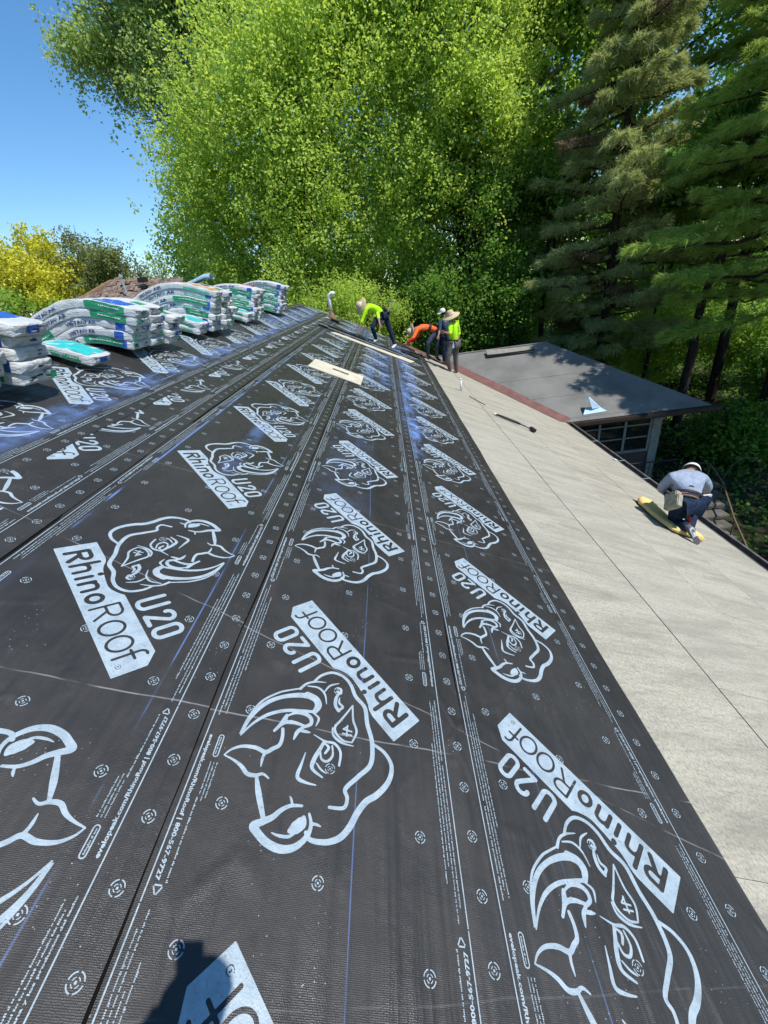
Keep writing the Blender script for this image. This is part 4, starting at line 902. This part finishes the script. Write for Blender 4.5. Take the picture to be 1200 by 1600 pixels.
# the sole of the trailing shoe, turned to the camera
an, to = Vector(kneel['anL']), Vector(kneel['toeL']); ax = (to-an).normalized(); nrm = Vector((-.05, -1, .25)); nrm = (nrm-ax*nrm.dot(ax)).normalized(); sd = ax.cross(nrm)
SM = Matrix((sd, ax, nrm)).transposed().to_4x4(); SM.translation = an.lerp(to, .5)-B_+nrm*.052
def sole_poly(k): return [(.036*k*x, y) for x, y in ((0, -.125*k), (.75, -.115*k), (1, -.08*k), (.82, -.02), (.78, .02), (1.12, .075*k), (1.25, .12*k), (.9, .165*k), (0, .178*k), (-.9, .165*k), (-1.25, .12*k), (-1.12, .075*k), (-.78, .02), (-.82, -.02), (-1, -.08*k), (-.75, -.115*k))]
so = MB().prism(sole_poly(1.0), -.02, .004).build('shoe_sole', M['solelight'], pr_, mtx=SM)
MB().prism([(x*.9, y*.9+.004) for x, y in sole_poly(1.0) if y > .03]+[(-.026, .03), (.026, .03)], .004, .010).build('tread', M['sole'], so); MB().prism([(-.012, -.07), (.012, -.07), (.012, .01), (-.012, .01)], .004, .009).build('sole_centre', M['cap'], so)
# light belt straps, pouches, hammer
MB().lathe([(.158, -.016), (.172, -.014), (.172, .014), (.158, .016)], c_+(PP['waist']-PP['pel'])*.75, 24, FM, .84).build('back_strap', M['darkleather'], pr_, True)
MB().lathe([(.165, -.012), (.1795, -.011), (.1795, .011), (.165, .012)], c_-(PP['waist']-PP['pel'])*.45, 24, FM, .84).build('trouser_belt', M['leather'], pr_, True)
wpouch(pr_, c_, FM, (-.215, .02, -.02), (.11, .22, .27), 'canvas'); wpouch(pr_, c_, FM, (-.235, -.08, -.10), (.09, .14, .20), 'canvas', 'nail_pouch')
mb = MB().box(c_+Vector((-.185, -.1, .08)), (.075, .06, .05)); mb.build('red_tape_measure', M['red'], pr_, bevel=.01)
hm = MB().tube([c_+Vector((.23, -.09, .0)), c_+Vector((.225, -.10, -.23))], .013, 8).build('hammer_handle', M['cap'], pr_, True); MB().box(c_+Vector((.235, -.09, .02)), (.13, .03, .035)).build('hammer_head', M['cap'], hm, bevel=.005)
MB().tube([Vector((5.02, 5.60, -2.17))-B_, Vector((5.0, 5.5, -2.28))-B_], .022, 8).build('red_knife', M['red'], pr_)
green = {'pel': (0.652, 15.3, 0.665), 'chest': (0.351, 15.2, 0.957), 'neck': (0.134, 15.1, 1.02), 'head': (-0.02, 15.0, 1.03), 'shL': (0.17, 14.95, 0.95), 'shR': (0.472, 15.3, 0.908), 'elL': (-0.032, 14.9, 0.612), 'wrL': (-0.189, 14.8, 0.322), 'elR': (0.502, 15.0, 0.64), 'wrR': (0.524, 14.8, 0.43), 'hipL': (0.565, 15.2, 0.645), 'hipR': (0.725, 15.4, 0.624), 'knL': (0.262, 14.95, 0.362), 'anL': (0.35, 15.15, -0.06), 'toeL': (0.214, 15.02, -0.10), 'knR': (0.832, 15.4, 0.18), 'anR': (0.957, 15.4, -0.345), 'toeR': (0.829, 15.25, -0.40)}
p2, FM2, c2_, _ = person('worker in a lime shirt and straw hat bending with legs astride over the metal trim', green, (.6, 15.3, -.3), 'lime', 'denim', hat='straw', boot='cap', hatdir=Vector((-.9, -.3, -.3)))
wpouch(p2, c2_, FM2, (.20, -.02, .0), (.10, .2, .22), 'darkleather'); wpouch(p2, c2_, FM2, (-.16, .10, -.02), (.12, .14, .2), 'greyshirt', 'cloth_pouch')
MB().tube([c2_+Vector((.24, -.05, .02)), c2_+Vector((.42, -.05, .24))], .015, 8).box(c2_+Vector((.42, -.05, .25)), (.12, .04, .04)).build('hammer', M['steel'], p2)
orange = {'pel': (2.524, 16.3, -0.169), 'chest': (2.141, 16.1, 0.061), 'neck': (1.779, 16.0, 0.062), 'head': (1.58, 15.95, -0.02), 'shL': (1.797, 15.82, 0.033), 'shR': (1.941, 16.25, 0.059), 'elL': (1.619, 15.6, -0.204), 'wrL': (1.364, 15.55, -0.33), 'elR': (1.796, 16.15, -0.221), 'wrR': (1.54, 16.05, -0.403), 'hipL': (2.424, 16.2, -0.2), 'hipR': (2.617, 16.42, -0.222), 'knL': (2.119, 16.05, -0.521), 'anL': (2.122, 16.2, -0.937), 'toeL': (2.242, 16.05, -1.02), 'knR': (2.486, 16.4, -0.663), 'anR': (2.491, 16.6, -1.124), 'toeR': (2.613, 16.45, -1.21)}
p3, FM3, c3_, P3 = person('worker in an orange shirt with red sleeves bending forward at the top of the valley', orange, (2.3, 16.3, -1.1), 'orange', 'denim2', sleeve='redslv', hat='straw', hatdir=Vector((-.7, -.2, -.7)), boot='darkleather')
MB().lathe([(.165, -.05), (.178, -.05), (.180, .05), (.167, .05)], Vector((2.19, 16.12, .03))-Vector((2.3, 16.3, -1.1)), 22, FM3, .84).build('black_strap', M['black'], p3, True); wpouch(p3, c3_, FM3, (.19, .0, .0), (.10, .18, .2), 'darkleather')
lime = {'pel': (2.897, 15.0, -0.475), 'chest': (2.951, 15.02, 0.003), 'neck': (2.929, 15.0, 0.219), 'head': (2.855, 14.95, 0.376), 'shL': (2.807, 14.82, 0.144), 'shR': (3.062, 15.18, 0.12), 'elL': (2.768, 14.65, -0.121), 'wrL': (2.594, 14.5, -0.054), 'elR': (3.141, 15.25, -0.201), 'wrR': (3.063, 15.10, -0.45), 'hipL': (2.819, 14.9, -0.505), 'hipR': (2.983, 15.1, -0.515), 'knL': (2.658, 14.85, -0.903), 'anL': (2.749, 15.0, -1.331), 'toeL': (2.598, 14.88, -1.35), 'knR': (2.981, 15.15, -1.001), 'anR': (2.993, 15.2, -1.439), 'toeR': (2.85, 15.08, -1.46)}
p4, FM4, c4_, _ = person('worker standing upright in lime shirt, grey trousers and wide straw hat', lime, (2.9, 15.0, -1.45), 'lime', 'workpants', sc=1.12, hat='straw', hatdir=Vector((-.9, -.3, -.1)))
wpouch(p4, c4_, FM4, (.18, -.02, .0), (.11, .2, .26), 'leather'); wpouch(p4, c4_, FM4, (-.17, -.06, -.02), (.09, .16, .22), 'cap', 'cloth_pouch')
dark = {'pel': (2.85, 16.4, -0.417), 'chest': (2.826, 16.4, -0.004), 'neck': (2.82, 16.4, 0.252), 'head': (2.768, 16.35, 0.436), 'shL': (2.655, 16.25, 0.191), 'shR': (2.992, 16.55, 0.153), 'elL': (2.606, 16.1, -0.091), 'wrL': (2.522, 15.9, -0.265), 'elR': (3.053, 16.6, -0.151), 'wrR': (2.889, 16.35, -0.304), 'hipL': (2.746, 16.3, -0.431), 'hipR': (2.931, 16.5, -0.451), 'knL': (2.721, 16.3, -0.848), 'anL': (2.737, 16.4, -1.265), 'toeL': (2.586, 16.25, -1.286), 'knR': (2.911, 16.5, -0.887), 'anR': (2.927, 16.6, -1.325), 'toeR': (2.779, 16.45, -1.353)}
person('worker in dark blue shirt and white cap standing behind the upright lime-shirted worker', dark, (2.85, 16.4, -1.3), 'darkshirt', 'denim', hat='cap', hatdir=Vector((-.9, -.3, -.1)))
# the photographer, holding the phone the picture is taken with; only the shadow shows
X0 = CAM.x; hz = CAM.z
ph = {'pel': (X0+.12, -.34, hz-.70), 'chest': (X0+.10, -.31, hz-.36), 'neck': (X0+.08, -.27, hz-.13), 'head': (X0+.085, -.24, hz+.02), 'shL': (X0-.09, -.28, hz-.21), 'shR': (X0+.27, -.28, hz-.21), 'elL': (X0-.17, -.20, hz-.44), 'wrL': (X0-.045, -.125, hz-.20), 'elR': (X0+.29, -.20, hz-.44), 'wrR': (X0+.09, -.125, hz-.20), 'hipL': (X0+.02, -.34, hz-.74), 'hipR': (X0+.22, -.34, hz-.76), 'knL': (X0-.0, -.28, hz-1.10), 'knR': (X0+.26, -.27, hz-1.18)}
ph['anL'] = (X0-.04, -.37, -(X0-.04)/2+.09); ph['toeL'] = (X0-.05, -.22, -(X0-.05)/2+.045); ph['anR'] = (X0+.30, -.37, -(X0+.30)/2+.09); ph['toeR'] = (X0+.30, -.22, -(X0+.30)/2+.045)
person('person behind the camera whose shadow falls at the bottom of the picture', ph, (X0+.1, -.34, -(X0+.1)/2), 'darkshirt', 'denim', sc=1.1, hat='cap', hatdir=Vector((0, 1, 0)))
o = MB().box((0, 0, 0), (.075, .009, .15)).build('phone', M['black'], bevel=.003); o.matrix_world = Matrix.Translation(CAM+Vector((.02, -.035, -.045))) @ cam.matrix_world.to_3x3().to_4x4() @ Matrix.Rotation(math.pi/2, 4, 'X'); tag(o, 'black phone held up by the photographer just behind the camera', 'phone')
# ------------------------------------------------------------- trees
def blob_points(r, blobs, n):
    vol = np.array([b[3]*b[4]*b[5] for b in blobs]); pick = r.choice(len(blobs), n, p=vol**.8/(vol**.8).sum())
    d = r.normal(size=(n, 3)); d /= np.linalg.norm(d, axis=1)[:, None]; rad = r.uniform(0, 1, n)**.42
    B_ = np.array(blobs)[pick]; q = B_[:, :3]+d*rad[:, None]*B_[:, 3:6]
    nb = max(8, n//26); j = r.integers(0, nb, n)                  # gather the clumps round a limited number of boughs
    s = B_[j, 3:6].mean(1, keepdims=True)*.16+.12
    q2 = q[j]+r.normal(size=(n, 3))*s*np.array([1.1, 1.1, .8]); return q2, d[j]*.8+r.normal(scale=.3, size=(n, 3))
def leaf_soup(r, cen, out, per, length, spread, size, droop=0.0):
    """sprays: leaves set along short twigs that leave each clump point"""
    n = len(cen); dirs = out*.7+np.array([0, 0, .55-droop])+r.normal(scale=.35, size=(n, 3)); dirs /= np.linalg.norm(dirs, axis=1)[:, None]
    t = r.uniform(-.5, .5, (n, per)); L = length*r.uniform(.6, 1.3, (n, 1))
    c = cen[:, None, :]+dirs[:, None, :]*(t*L)[..., None]+r.normal(scale=spread, size=(n, per, 3))*(1.1-t[..., None]*.7)
    c = c.reshape(-1, 3); m_ = len(c)
    nr = r.normal(size=(m_, 3))+np.array([0, 0, .9]); nr /= np.linalg.norm(nr, axis=1)[:, None]
    a = np.cross(nr, r.normal(size=(m_, 3))); a /= np.linalg.norm(a, axis=1)[:, None]; b = np.cross(nr, a)
    s = size*r.uniform(.6, 1.25, (m_, 1)); fold = nr*s*.18
    return np.stack([c-a*s*.5, c-b*s*.34+fold, c+a*s*.55, c+b*s*.34+fold], 1).reshape(-1, 3)
def needle_soup(r, cen, dirs, per, L, wd):
    n = len(cen); d = dirs[:, None, :]+r.normal(scale=.55, size=(n, per, 3)); d /= np.linalg.norm(d, axis=2)[..., None]
    c = cen[:, None, :]+r.normal(scale=.03, size=(n, per, 3)); sd = np.cross(d, r.normal(size=(n, per, 3))); sd /= np.linalg.norm(sd, axis=2)[..., None]
    d[..., 2] -= .25; ln = L*r.uniform(.7, 1.2, (n, per, 1)); return np.stack([c-sd*wd*.5, c+sd*wd*.5, c+d*ln], 2).reshape(-1, 3)
def limb(mb, a, b, r0, r1, rr, n=5, sag=.08, k=6):
    a, b = Vector(a), Vector(b); L = (b-a).length; pts = [a.lerp(b, i/n)+Vector((rr.uniform(-1, 1), rr.uniform(-1, 1), rr.uniform(-1, 1)))*L*sag*.5*(0 < i < n)+Vector((0, 0, L*sag*math.sin(math.pi*i/n))) for i in range(n+1)]
    mb.tube(pts, [r0+(r1-r0)*i/n for i in range(n+1)], k, False); return pts
def tree(name, label, base, height, blobs, nclump, per, size, leaf, bark='bark', tr=.22, length=.9, spread=.16, seed=1, group=None, lean=(0, 0), cat='tree', forks=3, droop=0):
    r = np.random.default_rng(seed); rr = random.Random(seed); e = empty(name, base); tag(e, label, cat, group); B_ = np.array(base)
    bl = [tuple(b) for b in blobs]
    cen, out = blob_points(r, bl, nclump); cen -= B_
    link('crown', np_mesh('crown', leaf_soup(r, cen, out, per, length, spread, size, droop), 4, M[leaf]), e)
    mb = MB(); h = height; topp = Vector((lean[0], lean[1], h)); tp = limb(mb, (0, 0, -.1), topp*.45, tr, tr*.72, rr, 5, .02, 10)
    tops = [tp[-1]]
    for f in range(forks): limb(mb, tp[-1], topp*.9+Vector((rr.uniform(-1, 1), rr.uniform(-1, 1), rr.uniform(-.3, .3)))*h*.14, tr*.62, tr*.12, rr, 7, .05, 8)
    mb.build('trunk', M[bark], e, True)
    mb = MB(); 
    for k in range(46):
        p = cen[rr.randrange(len(cen))]; zf = max(.25, min(.85, (p[2]-abs(p[0])*.45)/h)); a = topp*zf if zf > .45 else topp*.45*(zf/.45)
        if p[2] < a.z-.5: a = topp*max(.2, zf-.15)
        pts = limb(mb, a, p, tr*.26, .012, rr, 5, .07, 5)
        for q in range(3):
            s_ = pts[rr.randrange(2, 5)]; limb(mb, s_, s_+(Vector(p)-Vector(a)).normalized()*rr.uniform(.4, 1.2)+Vector((rr.uniform(-.8, .8), rr.uniform(-.8, .8), rr.uniform(0, .9))), tr*.07, .006, rr, 3, .06, 4)
    mb.build('limbs', M[bark], e, True); return e
def pine(label, base, height, rad, leaf, seed, zlow=.2, per=16, tufts=9000, group=None, tr=.2, size=.2, dead=.0, bark='barkdark', wd=.017, shape=1.0):
    r = np.random.default_rng(seed); rr = random.Random(seed); e = empty('pine_tree', base); tag(e, label, 'pine tree', group)
    mb = MB(); limb(mb, (0, 0, -.1), (0, 0, height), tr, .03, rr, 10, .003, 10); mb.build('trunk', M[bark], e, True)
    lm = MB(); C_, D_, dead_c, dead_d = [], [], [], []; nw = int(height*(1-zlow)/.62); nb_ = 6; tot = nw*nb_
    for i in range(nw):
        z = height*zlow+(height*(1-zlow))*i/nw; f = 1-i/nw; R0 = rad*(f**.75*.9+.12)*(1 if f < .92 else .8)*shape
        for k in range(nb_):
            a = 2*math.pi*(k+rr.random()*.8)/nb_+i*1.3; L = R0*rr.uniform(.62, 1.12); dz = L*rr.uniform(-.22, .14)+L*.1; zz = z+rr.uniform(-.3, .3)
            end = Vector((math.cos(a)*L, math.sin(a)*L, zz+dz)); pts = limb(lm, (0, 0, zz), end, .018+.012*L, .008, rr, 5, -.05, 5)
            nt_ = max(4, int(tufts/tot*(.35+L/rad)))
            isdead = rr.random() < dead
            for _ in range(nt_):
                t = rr.random()**.6; p = pts[0].lerp(pts[-1], .18+.82*t); wdt = L*.26*(1.15-t)+.12; side = Vector((-math.sin(a), math.cos(a), 0))
                q = p+side*rr.uniform(-1, 1)*wdt+Vector((0, 0, rr.uniform(-.10, .12))); d = (side*rr.uniform(-.8, .8)+Vector((math.cos(a), math.sin(a), rr.uniform(-.1, .5))))
                (dead_c if isdead else C_).append(q); (dead_d if isdead else D_).append(d)
    lm.build('limbs', M[bark], e, True)
    link('crown', np_mesh('crown', needle_soup(r, np.array(C_), np.array(D_), per, size, wd), 3, M[leaf]), e)
    if dead_c: link('dead_needles', np_mesh('dead_needles', needle_soup(r, np.array(dead_c), np.array(dead_d), max(5, per//2), size, wd), 3, M['needlebrown']), e)
    return e
GZ = -5.75
# far left
tree('yellow_tree', 'rounded yellow-leaved tree standing far off at the left picture edge', (-31.5, 45, GZ), 14, [(-33, 45, 6.8, 4.6, 3.5, 3.6), (-30, 44, 5.4, 3.2, 3, 3.4), (-36, 46, 5, 4, 3, 4), (-28.3, 42, 3.6, 2.1, 1.6, 2.2)], 1700, 22, .26, 'leafyellow', seed=2, tr=.28)
tree('grey_green_tree', 'rounded grey-green tree with bare twigs between the yellow tree and the sky', (-25.5, 46, GZ), 13, [(-26.5, 46, 5.2, 3.6, 3, 4.2), (-23.6, 46, 4.0, 2.6, 2.4, 3.6), (-28.5, 47, 6.2, 2.6, 2, 3.0)], 1500, 15, .22, 'leafgrey', 'barkpale', seed=3, tr=.26)
tree('dark_green_tree', 'dark green bushy tree low at the left, below the yellow tree', (-28, 39, GZ), 8, [(-30, 39, 1.0, 4.5, 2.5, 3.4), (-24.5, 39, .6, 4, 2.5, 3.2), (-20, 40, 0, 3, 2, 3.0)], 1500, 20, .24, 'leafmid', seed=4, tr=.2)
tree('bare_tree', 'small bare grey tree in the gap of sky beside the brown shingled roof', (-20.6, 46, GZ), 11.5, [(-20.6, 46, 4, 1.7, 1.5, 3.0)], 260, 7, .13, 'leafgrey', 'barkpale', seed=5, tr=.14)
# the tall maples behind the gable
tree('silver_maple', 'tall maple leaning out to the left against the blue sky with greyish leaves', (-7, 31, GZ), 24, [(-5.5, 31, 15, 6, 4.5, 7), (-9.8, 30.5, 14, 3.6, 3, 3.4), (-12.3, 30, 13.4, 2.0, 1.8, 1.5), (-9.0, 30.5, 10.4, 2.8, 2.2, 2.4), (-8.7, 30, 17.5, 4.0, 3, 3.5), (-8.2, 30, 7.8, 1.8, 1.6, 1.9), (-1, 32, 16, 5, 4, 5), (-6, 31, 21, 6, 4, 4)], 6200, 17, .19, 'leafsilver', seed=6, tr=.42, lean=(-2, 0))
tree('bright_maple', 'large bright yellow-green maple filling the middle behind the gable', (-2.2, 25, GZ), 19, [(-3.4, 25, 8, 3.9, 3.4, 4.6), (-5.6, 25, 5.4, 3.0, 2.8, 3.6), (-1.2, 24.5, 6.2, 3.4, 3, 4.6), (-1.8, 25, 11, 3.2, 3, 2.6), (-6.6, 24.5, 8.6, 2.0, 2.0, 2.2), (1.2, 25, 9.6, 2.4, 2.4, 3.4), (-3, 24, 2, 3.6, 2.4, 3.0), (-7.0, 25, 3.2, 2.0, 2, 2.2)], 6600, 20, .15, 'leafbright', seed=7, tr=.34, length=1.25, spread=.13)
tree('low_maple', 'darker green tree low behind the orange striped stack of bundles', (-8.5, 29, GZ), 10, [(-9.4, 29, 2.6, 2.8, 2.2, 3.8), (-7.5, 28.5, .6, 3, 2, 3), (-11.4, 30, .4, 2.0, 2, 2.4)], 1700, 20, .19, 'leafmid', seed=8, tr=.2)
tree('flowering_shrub', 'sunlit light green shrub with small leaves behind the bent vent pipe', (-.6, 21.5, GZ), 6, [(-1.5, 21.4, .4, 2.1, 1.2, 1.9), (.4, 21.3, .0, 1.8, 1.1, 2.0), (-3.2, 21.8, .1, 1.6, 1.1, 1.6)], 1500, 16, .12, 'leafbright', seed=9, tr=.09, cat='shrub', length=.5, spread=.12)
tree('green_maple', 'fresh green maple with dark limbs right of the bright one', (5.0, 25.5, GZ), 21, [(4.2, 24.6, 10.6, 2.9, 2.6, 4.4), (4.9, 24.4, 6.6, 2.6, 2.4, 3.2), (2.2, 26, 12.5, 3, 2.6, 3.2), (5.6, 24.6, 13.5, 3.2, 2.6, 3.4), (2.8, 24.6, 4.0, 2.2, 2.0, 2.6), (7.2, 25, 10.5, 2.0, 2, 3.2)], 4800, 22, .15, 'leafbright', 'barkdark', seed=10, tr=.26, length=1.25, spread=.13)
tree('dark_understory_tree', 'dark shaded understory tree behind the workers on the roof', (3.6, 22.8, GZ), 9, [(3.8, 23.2, -.4, 2.4, 1.7, 2.7), (6.4, 23.4, .2, 2.2, 1.7, 2.9), (1.8, 24, .6, 1.6, 1.4, 1.8)], 1700, 18, .17, 'leafdark', 'barkdark', seed=11, tr=.12)
tree('woodland_maple', 'tall mid-green leafy tree filling the gaps between the pines', (14, 27.5, GZ), 24, [(9.5, 26.5, 4, 2.2, 2, 5), (13, 27, 9, 3, 2.4, 5), (16.5, 26, 13, 3.5, 2.6, 5), (20, 25, 9, 3.4, 2.6, 6), (10, 27.5, 14, 3, 2.4, 4.5), (15, 26, 2, 3, 2.2, 3.5), (21, 24, 16, 4, 3, 5), (14, 26, 18, 4, 3, 4), (12.0, 27, 12, 2.6, 2, 3.4), (15.0, 27, 11.5, 2.6, 2, 3.2)], 7400, 14, .21, 'leafmid', 'barkdark', seed=31, tr=.3, length=1.1)
# pines at the right
pine('tall grey-green pine with dead brown inner branches, right of the middle', (11.2, 22, GZ), 21, 4.4, 'needlegrey', 12, .16, 17, 14000, tr=.24, size=.32, dead=.07, wd=.030)
pine('tall pine between the green maple and the grey-green pine', (8.6, 28.5, GZ), 24, 3.8, 'needlegrey', 13, .22, 16, 8500, tr=.2, size=.34, dead=.04, wd=.034)
pine('large dark green pine reaching in from the right picture edge', (13.9, 14.8, GZ), 18, 5.4, 'needledark', 14, .30, 18, 13500, tr=.2, size=.27, wd=.024)
pine('second dark pine nearer at the right, mostly out of the picture', (15.6, 11.2, GZ), 17, 5.4, 'needledark', 15, .34, 18, 9000, tr=.22, size=.26, wd=.024)
pine('dark pine standing between the two larger ones at the right', (16.8, 21.5, GZ), 21, 4.8, 'needledark', 16, .26, 16, 10000, tr=.24, size=.30, wd=.03)
# bare lower trunks in the shade
for k, (x, y, rr_, h, lab) in enumerate(((13.4, 18.6, .2, 12, 'thick dark tree trunk standing left of centre in the shaded wood at the right'), (16.2, 17.6, .24, 12, 'thickest dark trunk near the right picture edge'), (15.0, 24.5, .1, 10, 'thin dark trunk in front of the sunlit ground patch'), (9.2, 25.0, .16, 12, 'dark trunk rising behind the peak of the grey wing roof'), (5.2, 24.5, .13, 12, 'slim dark trunk behind the standing workers'))):
    tree('woodland_tree', lab, (x, y, GZ), h, [(x, y, GZ+h*.86, 1.9, 1.9, 1.9)], 260, 16, .2, 'leafdark', 'barkdark', seed=40+k, tr=rr_, group='woodland trees in the shade')
# sunlit and shaded undergrowth
ur = random.Random(17)
for k, (x, y, z, w_, h, lf, lab) in enumerate(((15.5, 25.5, -3.4, 2.4, 2.0, 'leafbright', 'sunlit bright green bush behind the tip of the grey wing roof'), (19.5, 24.5, -3.2, 2.4, 2.2, 'leafmid', 'green bush deep in the wood near the right picture edge'), (12.6, 27.5, -3.2, 2.2, 2.0, 'leafmid', 'sunlit bush behind the hip of the grey wing roof'), (18.2, 18.8, -4.2, 1.8, 1.3, 'leafdark', 'dark low bush at the right picture edge above the steps'), (13.2, 14.6, -5.0, 1.5, .8, 'leafdark', 'low dark ground shrub right of the rail'), (10.9, 8.0, -5.35, 1.0, .6, 'leafbright', 'small light green plant low at the right picture edge beside the gutter'), (9.4, 30, -2.0, 3.0, 3.0, 'leafmid', 'green bush far behind the workers'), (1.0, 31, -.4, 3.6, 4.6, 'leafmid', 'green bush closing the gap below the bright maple'))):
    tree('bush', lab, (x, y, GZ), h+1.2, [(x, y, z, w_, w_*.7, h)], int(420*w_), 16, .15, lf, 'barkdark', seed=60+k, tr=.04, cat='bush', length=.5)
# the far wood behind everything: one mass
r = np.random.default_rng(99); bl = [(x, 38+4*math.sin(x), 3+r.uniform(-2, 2), 3.4, 2.6, 8) for x in range(-2, 42, 4)]+[(x, 31+2*math.sin(x*2), -2.5, 2.6, 1.8, 3) for x in range(-6, 40, 4)]+[(x, 16+.5*(x-26), 2, 3, 3, 8) for x in range(24, 38, 4)]
cen, out = blob_points(r, bl, 5600); tag(link('far_wood', np_mesh('far_wood', leaf_soup(r, cen, out, 15, 1.1, .25, .34), 4, M['leafdark'])), kind='stuff')
cen, out = blob_points(r, [(x, 47, 1, 5, 2, 6) for x in (-14, -8, -3, 2, 7)]+[(x, 45, 9+3*math.sin(x*1.7), 4, 3, 8) for x in range(0, 44, 5)]+[(x, 50, -1, 4, 2, 4.5) for x in range(-14, 60, 5)]+[(x, 46, 22, 5, 3, 8) for x in range(2, 50, 6)], 9000); tag(link('far_wood', np_mesh('far_wood', leaf_soup(r, cen, out, 10, 1.2, .3, .42), 4, M['leafmid'])), kind='stuff')
# leaf litter and ivy on the shaded ground
n = 26000; P_ = np.stack([r.uniform(7, 34, n), r.uniform(4, 34, n), GZ+.03+np.abs(r.normal(scale=.06, size=n))], 1)
tag(link('ground_cover', np_mesh('ground_cover', leaf_soup(r, P_, np.zeros((n, 3)), 1, .05, .03, .16), 4, M['leafdark'])), kind='stuff')
